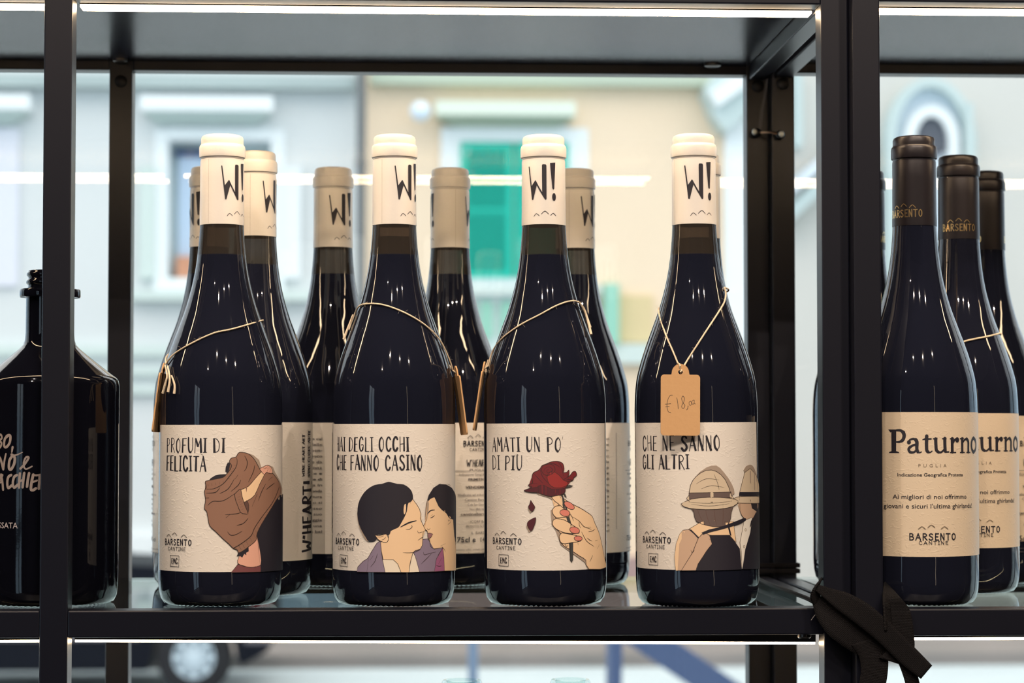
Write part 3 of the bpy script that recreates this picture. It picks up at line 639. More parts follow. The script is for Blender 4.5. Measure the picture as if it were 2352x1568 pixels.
def label_place(T):
    """the label with the big serif word; traced at 3.336 to the pixel"""
    a = T.a
    def word(x0, x1, yb, h):
        u0, v0 = T.q((x0, yb)); u1, v1 = T.q((x1, yb)); k = abs(T.q((400, yb))[1] - T.q((400, yb - h))[1]) / h
        return u0, v0, u1 - u0, h * k
    LW = [0.0]
    u0, v0, w, H = word(166, 836, 366, 180)
    total = 668.0
    def G(x, y): return (u0 + (x - 166) / total * w * 1.0, v0 + (366 - y) / 180.0 * H)
    # the outer letters foreshorten round the bottle, so each point goes through the sheet position seen in the photograph
    g = lambda x, y: (T.q((x, 366))[0], v0 + (366 - y) / 180.0 * H)
    def S(w, pts, w1=None, sm=5): a.stroke([g(*p) for p in pts], w * .82, M_INK, smooth=sm, w1=w1 and w1 * .82)
    def B(*pts): a.poly([g(*p) for p in pts], M_INK)
    # P
    B((186, 195), (224, 195), (222, 360), (186, 360)); B((162, 186), (225, 186), (225, 200), (190, 202), (180, 210)); B((166, 368), (246, 368), (242, 358), (224, 352), (186, 352), (170, 358))
    S(1.6, [(224, 193), (258, 194), (278, 212)], 2.6); S(2.9, [(276, 206), (284, 232), (276, 262), (262, 276)], 2.4); S(2.2, [(268, 272), (246, 282), (224, 282)], 1.2)
    # a
    S(1.2, [(316, 286), (328, 266), (352, 258), (372, 264)], 2.0); S(2.8, [(372, 264), (381, 285), (380, 335), (388, 358)], 2.4); S(1.0, [(386, 358), (400, 364), (414, 358)]); S(1.9, [(378, 300), (350, 308), (330, 322)], 1.7)
    S(2.2, [(332, 318), (318, 336), (326, 358), (344, 362)], 2.0); S(1.9, [(340, 362), (362, 358), (378, 340)], 1.4); a.ell(g(320, 284), 1.25, 1.35, 0, M_INK)
    # t
    S(2.7, [(456, 236), (454, 300), (456, 345), (466, 358)], 2.4); S(1.5, [(466, 358), (480, 362), (496, 352)], .9); B((422, 262), (440, 252), (462, 228), (462, 252), (494, 252), (494, 264), (422, 268))
    # u
    S(2.6, [(524, 258), (526, 310), (530, 345), (546, 360)], 2.3); S(1.7, [(546, 360), (566, 360), (588, 340)], 1.4); S(2.6, [(594, 254), (594, 300), (596, 352)]); B((503, 252), (538, 248), (538, 262), (504, 262)); B((572, 252), (607, 248), (607, 262), (574, 262)); B((594, 352), (626, 352), (626, 364), (594, 366))
    # r
    S(2.6, [(650, 256), (650, 310), (650, 358)]); B((632, 252), (663, 248), (663, 262), (632, 262)); B((632, 358), (680, 358), (680, 367), (632, 367)); S(1.3, [(658, 290), (668, 266), (684, 258)], 1.9); a.ell(g(688, 266), 1.55, 1.7, 0, M_INK)
    # n
    S(2.5, [(726, 256), (726, 310), (726, 358)]); B((708, 252), (738, 248), (738, 262), (708, 262)); B((708, 358), (745, 358), (745, 367), (708, 367)); S(1.3, [(732, 284), (745, 264), (760, 258)], 2.0); S(2.5, [(760, 258), (772, 280), (772, 320), (772, 358)]); B((757, 358), (787, 358), (787, 367), (757, 367))
    # o
    S(2.5, [(812, 250), (800, 272), (796, 306), (800, 340), (812, 362)], 2.4); S(2.5, [(812, 250), (826, 272), (830, 306), (826, 340), (812, 362)], 2.4)
    def line(txt, x0, x1, yb, h, m, bold=0.0, sp=1.0):
        u0, v, w, hh = word(x0, x1, yb, h); a.font(txt, u0, v, hh, m, width=w, bold=bold, space=sp)
    GREY = mat('print_warm_grey', (0.22, 0.17, 0.12), .5, srgb=False)
    line('PUGLIA', 392, 606, 476, 26, GREY, 0, 1.9)
    line('Indicazione Geografica Protetta', 232, 730, 545, 26, M_INK, .012)
    line('Ai migliori di noi offrimmo', 196, 757, 717, 36, M_INK, .004)
    line("giovani e sicuri l'ultima ghirlanda!", 128, 798, 787, 36, M_INK, .004)
    u0, v, w, hh = word(322, 675, 1033, 50); a.sans('BARSENTO', u0, v, hh, w, M_INK, .17)
    u0, v, w, hh = word(394, 618, 1068, 26); a.sans('CANTINE', u0, v, hh, w, M_INK, .15)
    for cx, dy in ((418, 0), (490, -12), (590, 0)):
        a.stroke([T.q((cx - 26, 948 + dy)), T.q((cx, 930 + dy)), T.q((cx + 26, 948 + dy))], .45, GREY, smooth=3)

def back_print(a, c):
    """information label, its own middle column centred on the arc position c (mm); heights are those of the bottle"""
    G = mat('print_soft_grey', (0.09, 0.075, 0.075), .5, srgb=False)
    vert = lambda x0, y0: (lambda x, y: (x0 - y, y0 + x))
    a.hand("W'HEART!", 0, 0, 14.5, M_INK, width=47, thick=.16, thin=.11, seed=2, sx=.8, tr=vert(c - 66, 29))
    a.hand('WINE.HEART.ART', 0, 0, 3.0, M_INK, width=28, thick=.24, thin=.13, seed=2, tr=vert(c - 78.5, 79))
    a.hand('VINO.CUORE.ARTE', 0, 0, 4.2, M_INK, width=31, thick=.2, thin=.11, seed=2, tr=vert(c - 70, 79))
    rows = ['momento in cui', 'le note delle', 'uve si spen-', 'gono nel gioco', 'di estate da', 'un artista', 'felice e', 'che di', 'in volta in', 'seconda', 'natura', 'del vino si', 'riflesso', 'nel suo', 'saggia', 'di una', 'un bel']
    for k, t in enumerate(rows): a.font(t, c - 35 - 1.75 * len(t), 103 - 4.05 * k, 1.9, G, width=1.75 * len(t), bold=.01)
    a.stroke([(c - 28, 40), (c - 28, 108)], .35, G)
    a.sans('BARSENTO', c - 11, 98.6, 3.6, 22, M_INK, .16); a.sans('CANTINE', c - 6.5, 95.2, 2.0, 13, G, .15)
    for du, dv in ((-6, 0), (0, .9), (6, 0)): a.stroke([(c + du - 2, 104.2 + dv), (c + du, 105.9 + dv), (c + du + 2, 104.2 + dv)], .4, G, smooth=3)
    a.hand("W'HEART!", c - 8.5, 84.5, 4.6, M_INK, width=17, thick=.15, thin=.09, seed=3)
    a.stroke([(c - 17, 81.2), (c - 6, 81.2)], .3, G)
    for t, w, v, b in (('PUGLIA', 13, 81, .0), ('Indicazione Geografica Tipica', 28, 78, 0), ('PRIMITIVO', 15, 74.4, .03), ('VENDEMMIA', 19, 69, .03), ('Vinificato ed imbottigliato da', 30, 63.6, 0), ('Cantine Barsento', 20, 60.2, 0), ('C.da San Giacomo', 16, 56.8, 0), ('Noci (BA) Italia', 13, 53.6, 0), ('cantinebarsento', 26, 50.2, .02), ('ICQRF BA', 12, 44.8, 0), ('PRODOTTO IN ITALIA', 18, 41.6, 0), ('L. BARS', 10, 37.0, 0)):
        a.font(t, c, v, 1.8, G, width=w, bold=b, centre=True)
    a.font('75cl e', c - 15.5, 31.4, 3.8, M_INK, width=13.5, bold=.01); a.font('14% vol', c + 2, 31.4, 3.4, M_INK, width=13)
    for v in (25.6, 23.2): a.font('contiene solfiti - enthaelt sulfite - contains sulphites', c - 16, v, 1.4, G, width=36)
# ------------------------------------------------------------------ the room
X0, X1, YB, ZF, ZC = -2.6, 3.0, -4.2, -1.10, 1.85
GY = 0.500                                             # inner face of the shop window
M_WALL = mat('dark_grey_plaster', (0.075, 0.072, 0.08), 0.85, bump=(30, .001, 4), srgb=False)
M_FLOOR = mottled('dark_floor_boards', (70, 58, 50), (92, 78, 66), 6, .5)
M_CEIL = mat('grey_ceiling_paint', (0.10, 0.095, 0.10), 0.9, srgb=False)
def structure(name, boxes, m):
    bm = bmesh.new()
    for b in boxes: box(bm, *b)
    o = link(name, bm, m); o['kind'] = 'structure'; return o
structure('floor', [(X0, X1, YB, GY + .06, ZF - .1, ZF)], M_FLOOR)
structure('ceiling', [(X0, X1, YB, GY + .06, ZC, ZC + .1)], M_CEIL)
WX0, WX1, WZ0, WZ1 = -1.9, 2.5, -0.80, 1.35            # the shop window's opening
structure('wall_front', [(X0, WX0, GY - .03, GY + .15, ZF, ZC), (WX1, X1, GY - .03, GY + .15, ZF, ZC), (WX0, WX1, GY - .03, GY + .15, ZF, WZ0), (WX0, WX1, GY - .03, GY + .15, WZ1, ZC)], M_WALL)
structure('wall_right', [(X1, X1 + .1, YB - .1, GY + .15, ZF - .1, ZC + .1)], M_WALL)
structure('wall_back', [(X0, X1, YB - .1, YB, ZF - .1, ZC + .1)], M_WALL)
DY0, DY1, DZ1 = -3.55, -2.35, 1.0                      # a glazed door in the left wall
structure('wall_left', [(X0 - .1, X0, YB - .1, DY0, ZF - .1, ZC + .1), (X0 - .1, X0, DY1, GY + .15, ZF - .1, ZC + .1), (X0 - .1, X0, DY0, DY1, DZ1, ZC + .1)], M_WALL)
M_PANE = pane_mat('window_glass', (0.988, 0.991, 0.988), 1.79)
M_SHELF = pane_mat('clear_shelf_glass', (0.90, 0.96, 0.94), 1.5)
M_FRAME = mat('grey_window_frame', (0.08, 0.085, 0.09), .5, srgb=False)
bm = bmesh.new()
for a, b, c, d in ((WX0, WX0 + .05, WZ0, WZ1), (WX1 - .05, WX1, WZ0, WZ1), (WX0 + .05, WX1 - .05, WZ0, WZ0 + .05), (WX0 + .05, WX1 - .05, WZ1 - .05, WZ1)):
    box(bm, a, b, GY - .02, GY + .06, c, d)
wf = link('window_1', bm, M_FRAME); wf['kind'] = 'structure'
for yy in (GY, GY + .025):
    bm = bmesh.new(); box(bm, WX0 + .04, WX1 - .04, yy, yy + .004, WZ0 + .04, WZ1 - .04); link('pane', bm, M_PANE, wf)
bm = bmesh.new()
for y in (DY0, (DY0 + DY1) / 2 - .03, DY1 - .06): box(bm, X0 - .07, X0 - .02, y, y + .06, ZF, DZ1)
for z in (ZF, -.2, DZ1 - .06): box(bm, X0 - .07, X0 - .02, DY0, DY1, z, z + .06)
dr = link('door_1', bm, M_FRAME); dr['kind'] = 'structure'
bm = bmesh.new(); box(bm, X0 - .05, X0 - .044, DY0 + .02, DY1 - .02, ZF + .02, DZ1 - .02); link('pane', bm, M_PANE, dr)
# an upright light bar on the shop's back wall, seen only as a thin line in the bottles
wl = empty('wall_light', (1.98, YB + .03, 0)); tag(wl, 'upright warm light bar on the back wall, a thin line in the bottles', 'wall light')
bm = bmesh.new(); box(bm, -.03, .03, -.03, .0, -.95, 1.15, .004); link('housing', bm, M_PROFILE, wl)
bm = bmesh.new(); box(bm, -.018, .018, -.0, .015, -.93, 1.13, .003); link('diffuser', bm, glow('wall_bar_light', (1, .80, .56), 5.0), wl)

# ------------------------------------------------------------------ the two shelving units
PITCHZ = 0.3927
RH = 0.0165                      # rail height
YF0, YF1 = 0.0, 0.0185           # front posts
YK0, YK1 = 0.302, 0.3205         # back posts
ZB, ZT = ZF, 1.25
def px_x(px, py, Y): return at(px, py, Y).x
LA, LB = px_x(96, 800, 0), px_x(159.5, 800, 0)          # post between the two bays
RA, RB_ = px_x(1888.5, 500, 0), px_x(1949.5, 500, 0)    # right post of the left unit
DYR = -.012                      # the right unit stands a little further forward
SA, SB = px_x(1960.5, 500, DYR), px_x(2023, 500, DYR)       # left post of the right unit
PW = .0172
LEVELS = (-2 * PITCHZ, -PITCHZ, 0.0, PITCHZ, 2 * PITCHZ)
def shelf_unit(name, posts, label, gaps, led_tilt, dy=0.0, sides=()):
    root = empty(name, ((posts[0] + posts[-1]) / 2, .16 + dy, ZB)); tag(root, label, 'shelving unit', 'black shelving units')
    off = Vector((0, dy, 0)) - root.location
    def part(n, bs, m, bev=.0009, kind=None, par=None, mi=None):
        bm = bmesh.new()
        for b in bs: box(bm, *b, bev)
        o = link(n, bm, m, par or root); o.location = off if par is None else (0, 0, 0); return o
    for x in posts:
        part('post', [(x - PW / 2, x + PW / 2, YF0, YF1, ZB, ZT)], M_METAL)
        part('post', [(x - PW / 2, x + PW / 2, YK0, YK1, ZB, ZT)], M_METAL)
    for x in posts[1:] if name == 'x' else posts:        # black screw heads low under the top shelf on the back posts
        for lz in (0.3715 - .0, ):
            bm = bmesh.new(); lathe(bm, [(.0, .0), (.0042, .0), (.0046, .0008), (.0046, .0016), (.0036, .0026), (0, .003)], 24, mtx=Matrix.Translation((x, YK0 + .0005, lz)) @ Matrix.Rotation(R_(90), 4, 'X'))
            o = link('screw_head', bm, mat('black_plastic', (.008, .008, .01), .5, srgb=False), root, True); o.location = off
    for (a, b), tl in zip(gaps, led_tilt):
        for lv in LEVELS:
            part('rail', [(a, b, YF0 + .0004, YF1 - .0004, lv - RH, lv)], M_METAL)
            part('rail', [(a, b, YK0 + .001, YK1 - .001, lv - .0125, lv + .001 if lv != 0 else lv - .003)], M_METAL)
            for xx, sd in ((a, 0), (b, 1)):
                if ((a, b), sd) not in sides: continue
                s = 1 if xx == a else -1
                x0, x1 = sorted((xx - s * (PW - .002), xx - s * .002))
                part('rail', [(x0, x1, YF1, YK0, lv - .0165, lv - .0005)], M_METAL)
            bm = bmesh.new(); box(bm, a - (PW / 2 if abs(a - PW / 2 - mid) < .001 else .001), b + (PW / 2 if abs(b + PW / 2 - mid) < .001 else .001), YF1 - .0006, YK0 + .0006, lv - .0058, lv - .0002)
            for f in bm.faces: f.material_index = 1 if f.calc_center_median().z < lv - .0055 else 0
            o = link('shelf_panel', bm, [M_PANEL, M_UNDER] if lv > .1 else [M_SHELF, M_SHELF], root); o.location = off
        for lv in (0.0, PITCHZ):                          # light bars hang just behind the front rails, shining down
            zt = lv - (.0197 if lv == 0 else .0157)
            bm = bmesh.new(); box(bm, a + .0006, b - .0006, .0245, .0410, zt - .0002, lv - .006, .0004)
            pr = link('light_profile', bm, M_PROFILE, root); pr.location = off
            bm = bmesh.new(); box(bm, a + .0008, b - .0008, .0255, .0400, zt - .0018, zt, .0005)
            dz = tl if lv == 0 else 0.0
            di = link('light_diffuser', bm, M_LED, pr)
            if dz:
                for v in list(pr.data.vertices) + list(di.data.vertices): v.co.z -= dz * (v.co.x - a) / (b - a) if dz > 0 else -dz * (b - v.co.x) / (b - a)
    return root, off
mid = (LA + LB) / 2; rt = (RA + RB_) / 2; rs = (SA + SB) / 2
LW_ = rt - mid
unitL, offL = shelf_unit('shelving_unit', [mid - LW_, mid, rt], 'black metal shelving unit of two bays, left and middle', [(mid - LW_ + PW / 2, mid - PW / 2), (mid + PW / 2, rt - PW / 2)], (-.001, .0036), 0.0, [((mid + PW / 2, rt - PW / 2), 1)])
unitR, offR = shelf_unit('shelving_unit', [rs, rs + LW_], 'black metal shelving unit strapped on at the right edge of the view', [(rs + PW / 2, rs + LW_ - PW / 2)], (.0001,), DYR, [((rs + PW / 2, rs + LW_ - PW / 2), 0)])
# bolt heads under the rails
M_BOLT = mat('dark_steel', (.10, .09, .085), .3, .8, .5, srgb=False)
def bolt(par, off, x, y, z, r=.0043):
    bm = bmesh.new(); lathe(bm, [(0, -.0022), (r * .8, -.0022), (r, -.0014), (r, .001), (0, .001)], 24, mtx=Matrix.Translation((x, y, z)))
    o = link('bolt_head', bm, M_BOLT, par, True); o.location = off
bolt(unitL, offL, px_x(1848, 1462, .006), .0012 + .006, -RH - .0006)
p = at(1638, 146, .29); bolt(unitL, offL, p.x, .293, PITCHZ - .0062, .0065)
bolt(unitL, offL, px_x(275, 146, .29), .293, PITCHZ - .0062, .0055)
# a twist of wire through eye screws ties the two back posts
wire = empty('wire_tie', (at(1762, 308, YK0).x, YK0 - .003, at(1762, 308, YK0).z)); tag(wire, 'short copper wire tie joining two dark knobs on the paired back posts', 'wire tie')
M_COPPER = mat('copper_wire', (.55, .33, .2), .35, 1.0, srgb=False)
for i, (kx, ky) in enumerate(((1736, 306), (1790, 311))):
    dyk = DYR if i else 0.0
    p = at(kx, ky, YK0 + dyk) - wire.location
    bm = bmesh.new(); bmesh.ops.create_uvsphere(bm, u_segments=20, v_segments=12, radius=.0036, matrix=Matrix.Translation((p.x, -.0012 + dyk, p.z)) @ Matrix.Diagonal((1, .9, 1.0, 1)))
    link('knob', bm, mat('black_gloss_plastic', (.01, .01, .012), .12, srgb=False), wire, True)
    bm = bmesh.new(); bmesh.ops.create_uvsphere(bm, u_segments=16, v_segments=10, radius=.0021, matrix=Matrix.Translation((p.x + (-.0020 if i == 0 else .0004), -.0040 + dyk, p.z + .0002)) @ Matrix.Diagonal((1, .5, 1.2, 1)))
    link('pearl_cap', bm, mat('pale_metal', (.75, .78, .74), .35, .6, srgb=False), wire, True)
a_, b_ = at(1742, 307, YK0) - wire.location, at(1786, 311, YK0 + DYR) - wire.location
bm = bmesh.new(); tube(bm, [(a_.x, -.003, a_.z), ((a_.x + b_.x) / 2, -.0055 + DYR / 2, (a_.z + b_.z) / 2 + .0006), (b_.x, -.003 + DYR, b_.z)], .0009, 8)
link('wire', bm, M_COPPER, wire, True)

# ------------------------------------------------------------------ bottles on the shelf
FR = [(506.5, 340, label_sweater, 39, 'cream capped wine bottle whose label shows a figure pulling a brown jumper overhead', .0, -76, 122, .054, 88, 1266),
      (904.5, 740, label_kiss, 42, 'cream capped wine bottle whose label shows two dark haired people kissing', .0, -79, 108, .049, 82, 1262),
      (1253.0, 1090, label_rose, 0, 'cream capped wine bottle whose label shows a hand holding a red rose', -.24, -70, 75, .046, 76, 1254),
      (1601.5, 1440, label_couple, 17, 'cream capped wine bottle whose label shows a couple seen from behind', -.33, -76, 76, .037, 69, 1250)]
HERO = []
for cx, ox, fn, cr, lb, tilt, d0, d1, Yb, c0, c1 in FR:
    root, X, face = bottle(cx, Yb, 'w', cr, lb, None, tilt)
    a = Art(); T = Trace(a, ox, 950, X, Yb); fn(T)
    fm = face * RB * 1000; k = RB * 1000 * math.pi / 180; mx_ = (cx - ox) * 3.485
    a.wrap('label', RB * 1000, root, base=(d0 * k - fm, d1 * k - fm, T.q((mx_, c1))[1], T.q((mx_, c0))[1]), base_mat=M_PAPER, off=.14, step=.004)
    HERO.append((root, X, face, Yb))
# the rows behind, turned so that their information labels face out
def back_bottle(cx, Y, cr, c_mm, lb, lo=-36, hi=60):
    root, X, face = bottle(cx, Y, 'w', cr, lb)
    a = Art(); back_print(a, 0)
    o = a.wrap('back_label', 39.0, root, base=(-101, 32, 23.5, 115), base_mat=M_PAPER, off=.14, step=.004)
    o.rotation_euler = (0, 0, c_mm / 39.0 - face)
    return root
back_bottle(584, MID, 61, 118, 'cream capped bottle with upright lettered back label, just behind the jumper bottle')
back_bottle(478, BACK, 120, 185, 'wine bottle mostly hidden behind the left side of the jumper label bottle')
back_bottle(763, BACK, 30, 28, 'back row bottle in the gap between the jumper and kiss label bottles')
back_bottle(904, MID, 200, 150, 'bottle hidden behind the kiss label bottle, only its cap edge showing')
back_bottle(1033, BACK, 92, 20.5, 'back row bottle marked 75cl, between the kiss and rose label bottles')
back_bottle(1322, BACK, 58, 60, 'back row bottle rising over the right shoulder of the rose label bottle')
back_bottle(1609, MID, 170, 190, 'bottle behind the couple label bottle, a sliver of its cream cap showing')
# the other wine, in the right unit
PFRONT = .0400
def place_bottle(cx, Y, cr, lb, turn=None, art=None):
    root, X, face = bottle(cx, Y, 'p', cr, lb)
    return root, X, face
rp, Xp, facep = place_bottle(2105, PFRONT, -28, 'dark capped wine bottle with big serif lettering, foremost in the right hand unit')
aP = Art(); TP = Trace(aP, 1992, 930, Xp, PFRONT, 3.336); label_place(TP)
fm = facep * RB * 1000
lp = aP.wrap('label', 39.0, rp, base=(-74 - fm, 66 - fm, 31.2, 121.2), base_mat=M_PAPERP, off=.14)
rq, Xq, faceq = place_bottle(2207, MID, 0, 'dark capped bottle second in line behind the foremost one, twine round its neck')
o2 = lp.copy(); COL.objects.link(o2); o2.parent = rq; o2.rotation_euler = (0, 0, R_(3) + facep - faceq)
rr_, Xr, facer = place_bottle(2268, BACK, 120, 'dark capped bottle at the right edge, last behind two serif lettered bottles')
aB = Art(); back_print(aB, 0)
o3 = aB.wrap('back_label', 39.0, rr_, base=(-52, 40, 31, 120), base_mat=M_PAPERP); o3.rotation_euler = (0, 0, R_(52) - facer)
rs_, Xs, faces_ = place_bottle(1992, BACK, 90, 'dark capped wine bottle mostly hidden behind the two front posts at right')

# the squat black bottle at the left
SPY = .066
XS = at(111, 1200, SPY).x
SPR = [(0, .004), (.030, .002), (.0385, .0), (.0412, .0012), (.0428, .0045), (.0434, .010), (.0436, .020), (.0436, .100), (.0436, .1365), (.0431, .1395), (.0418, .1415), (.0400, .1428), (.0330, .1482), (.0250, .1545), (.0185, .1600), (.0165, .1622), (.01555, .1650), (.0151, .1700), (.0150, .1900),
       (.0150, .1918), (.0186, .1922), (.0190, .1930), (.0190, .1966), (.0186, .1974), (.0140, .1978), (.0138, .2000), (.0150, .2012), (.0150, .2026), (.0137, .2038), (.0137, .2050), (.0147, .2062), (.0147, .2074), (.0138, .2084), (.0136, .2092), (.0118, .2094), (.0112, .2080), (.0112, .19), (0, .188)]
sb = empty('spirit_bottle', (XS, SPY, 0)); tag(sb, 'squat black bottle with a bare threaded neck and silver handwriting behind the left post', 'bottle')
SPR = [(r * 1.0134, z * 1.0134) for r, z in SPR]
bm = bmesh.new(); lathe(bm, SPR, 128, teeth=(2,)); bmesh.ops.recalc_face_normals(bm, faces=bm.faces[:])
gl = link('glass', bm, [M_SPIRIT], sb, True, 50)
aS = Art(); TS = Trace(aS, 0, 950, XS, SPY, 5.227, .0442)
M_SIL = mat('silver_print', (.42, .34, .30), .4, .3, srgb=False); M_SIL2 = mat('grey_print', (.50, .44, .44), .5, srgb=False)
def SS(w, *pts, w1=None): aS.stroke([TS.q(p) for p in pts], w, M_SIL, smooth=5, w1=w1)
SS(1.6, (-18, 250), (-30, 330), (-40, 420)); SS(1.4, (-20, 260), (10, 250), (22, 290), (-5, 325), (18, 350), (5, 400), (-30, 415))
SS(1.7, (100, 262), (60, 300), (50, 380), (75, 400), (115, 350), (125, 270), (100, 258), (75, 275)); SS(1.6, (152, 400), (142, 460), w1=1.0)
SS(1.7, (-30, 660), (-25, 520), (5, 540), (40, 665)); SS(1.7, (40, 665), (55, 560), (72, 480), w1=1.1)
SS(1.8, (150, 505), (115, 560), (108, 650), (135, 665), (170, 600), (178, 530), (155, 500), (140, 490)); SS(1.1, (165, 500), (210, 490), (270, 462), w1=.6)
SS(1.5, (245, 658), (300, 600), (345, 525), (310, 525), (285, 590), (292, 645), (320, 662), (385, 630), w1=.9)
SS(1.6, (-35, 890), (-12, 720), (2, 800), (30, 735)); SS(1.6, (15, 730), (30, 820), (38, 910)); SS(1.2, (-10, 830), (30, 815))
SS(1.7, (135, 735), (100, 760), (88, 830), (100, 890), (140, 860)); SS(1.7, (205, 735), (170, 760), (155, 830), (170, 885), (215, 850))
SS(1.6, (240, 715), (232, 800), (230, 885)); SS(1.6, (292, 710), (280, 800), (272, 882)); SS(1.3, (232, 812), (282, 790)); SS(1.6, (350, 712), (335, 790), (325, 875))
SS(1.7, (400, 730), (380, 820), (372, 905), (400, 915), (430, 895)); SS(1.2, (400, 735), (440, 740)); SS(1.2, (388, 822), (445, 800)); SS(1.3, (435, 740), (482, 732), (485, 735)); SS(1.6, (478, 740), (472, 820), (466, 900))
u1, v1 = TS.q((-90, 1368)); u2, _ = TS.q((213, 1368)); aS.font('PASSATA', u1, v1, 3.7, M_SIL2, width=u2 - u1)
aS.wrap('print', 44.2, sb, off=.06)

# ------------------------------------------------------------------ twine and price tags
def surf(ax, ay, px, py, lift=.0009, prof=PROF_S):
    """point on the bottle's skin on that sight line (or its silhouette when the line just misses)"""
    d = ray(px, py).normalized(); best = None
    n = Vector((d.x, d.y)).length
    s0 = ((ax - CAM.x) * d.x + (ay - CAM.y) * d.y) / (n * n)
    lo = s0 - .05
    prev = None
    for k in range(400):
        s = lo + .05 * k / 399; q = CAM + d * s; rr = math.hypot(q.x - ax, q.y - ay); r = prof_r(max(.015, min(.29, q.z)), prof[6:]) + lift
        if rr <= r: return q
        if best is None or rr - r < best[0]: best = (rr - r, q)
    q = best[1]; r = prof_r(max(.015, min(.29, q.z)), prof[6:]) + lift; v = Vector((q.x - ax, q.y - ay)).normalized()
    return Vector((ax + v.x * r, ay + v.y * r, q.z))
def ring_back(ax, ay, p, q, n=9, lift=.0009, dz=.006):
    """the unseen rear half of a loop, from p round the back to q"""
    a0 = math.atan2(p.y - ay, p.x - ax); a1 = math.atan2(q.y - ay, q.x - ax)
    while a1 < a0: a1 += 2 * math.pi
    out = []
    for k in range(1, n):
        t = k / n; a = a0 + (a1 - a0) * t; z = p.z + (q.z - p.z) * t + dz * math.sin(math.pi * t)
        r = prof_r(z, PROF_S[6:]) + lift; out.append(Vector((ax + r * math.cos(a), ay + r * math.sin(a), z)))
    return out
def fuzz(bm, pts, n, seed):
    rnd = random.Random(seed)
    for k in range(n):
        p = pts[rnd.randrange(len(pts))]; e = Vector((rnd.uniform(-1, 1), rnd.uniform(-1, .2), rnd.uniform(-1, 1))) * .0022
        tube(bm, [p, p + e * .5 + Vector((0, 0, .0004)), p + e], .000045, 4, 0, 3)
def card(width=.0243, height=.0435, th=.0009):
    """kraft tag: rounded corners and a domed tab with a hole, lying in x-z, hole at the origin"""
    w = width / 2; pts = []
    def arc(cx, cz, r, a0, a1, n=6):
        return [(cx + r * math.cos(R_(a0 + (a1 - a0) * k / n)), cz + r * math.sin(R_(a0 + (a1 - a0) * k / n))) for k in range(n + 1)]
    top, bot, r = -.0016, -.0393, .0022
    pts += arc(0, -.0003, .0053, 180, 0, 14)
    pts += [(.0056, top)] + arc(w - r, top - r, r, 90, 0) + arc(w - r, bot + r, r, 0, -90) + arc(-w + r, bot + r, r, -90, -180) + arc(-w + r, top - r, r, 180, 90) + [(-.0056, top)]
    hole = [(.0014 * math.cos(2 * math.pi * k / 16), .0014 * math.sin(2 * math.pi * k / 16)) for k in range(16)]
    bm = bmesh.new()
    ov = [bm.verts.new((x, 0, z)) for x, z in pts]; hv = [bm.verts.new((x, 0, z)) for x, z in hole]
    ed = [bm.edges.new((ov[i], ov[(i + 1) % len(ov)])) for i in range(len(ov))] + [bm.edges.new((hv[i], hv[(i + 1) % 16])) for i in range(16)]
    bmesh.ops.triangle_fill(bm, use_beauty=True, use_dissolve=False, edges=ed)
    for f in list(bm.faces):
        c = f.calc_center_median()
        if math.hypot(c.x, c.z) < .00125: bm.faces.remove(f)
    r = bmesh.ops.extrude_face_region(bm, geom=bm.faces[:]); vs = [e for e in r['geom'] if isinstance(e, bmesh.types.BMVert)]
    bmesh.ops.translate(bm, verts=vs, vec=(0, th, 0)); bmesh.ops.recalc_face_normals(bm, faces=bm.faces[:])
    return bm
def price_tag(hx, front_px, label, tie_px, card_at, card_rot, frays, seed, price=False, lift=.0011, back_dz=.006, leads=True, loop=True):
    root_, X, face, FRONT = hx
    P = [surf(X, FRONT, x, y, lift) for x, y in front_px]
    L = Vector(card_at)
    t = empty('price_tag', L); tag(t, label, 'price tag', 'price tags hung on twine')
    bm = card(); c = link('card', bm, [M_KRAFT], t); c.rotation_euler = (Matrix.Rotation(card_rot[1], 4, 'Y') @ Matrix.Rotation(card_rot[2], 4, 'Z') @ Matrix.Rotation(card_rot[0], 4, 'X')).to_euler()
    loc = lambda q: q - L
    bm = bmesh.new(); tube(bm, [loc(q) for q in P], .00052, 8, 0, 4)
    bk = ring_back(X, FRONT, P[-1], P[0], dz=back_dz) if loop else []
    if loop: tube(bm, [loc(q) for q in [P[-1]] + bk + [P[0]]], .00052, 8, 0, 4)
    tie = surf(X, FRONT, *tie_px, lift)
    if leads:
        tube(bm, [loc(tie), loc(tie) * .5 + Vector((0, -.0008, .0)), Vector((0, -.0006, 0)), Vector((0, .0012, -.0003))], .0005, 8, 0, 4)
    for fr in frays:
        Q = [surf(X, FRONT, x, y, lift + .001) for x, y in fr]; tube(bm, [loc(q) for q in Q], .0005, 6, 0, 4, .0009)
    fuzz(bm, [loc(q) for q in catmull(P, 4)], 22, seed)
    link('twine', bm, [M_TWINE], t, True)
    return t, c, P
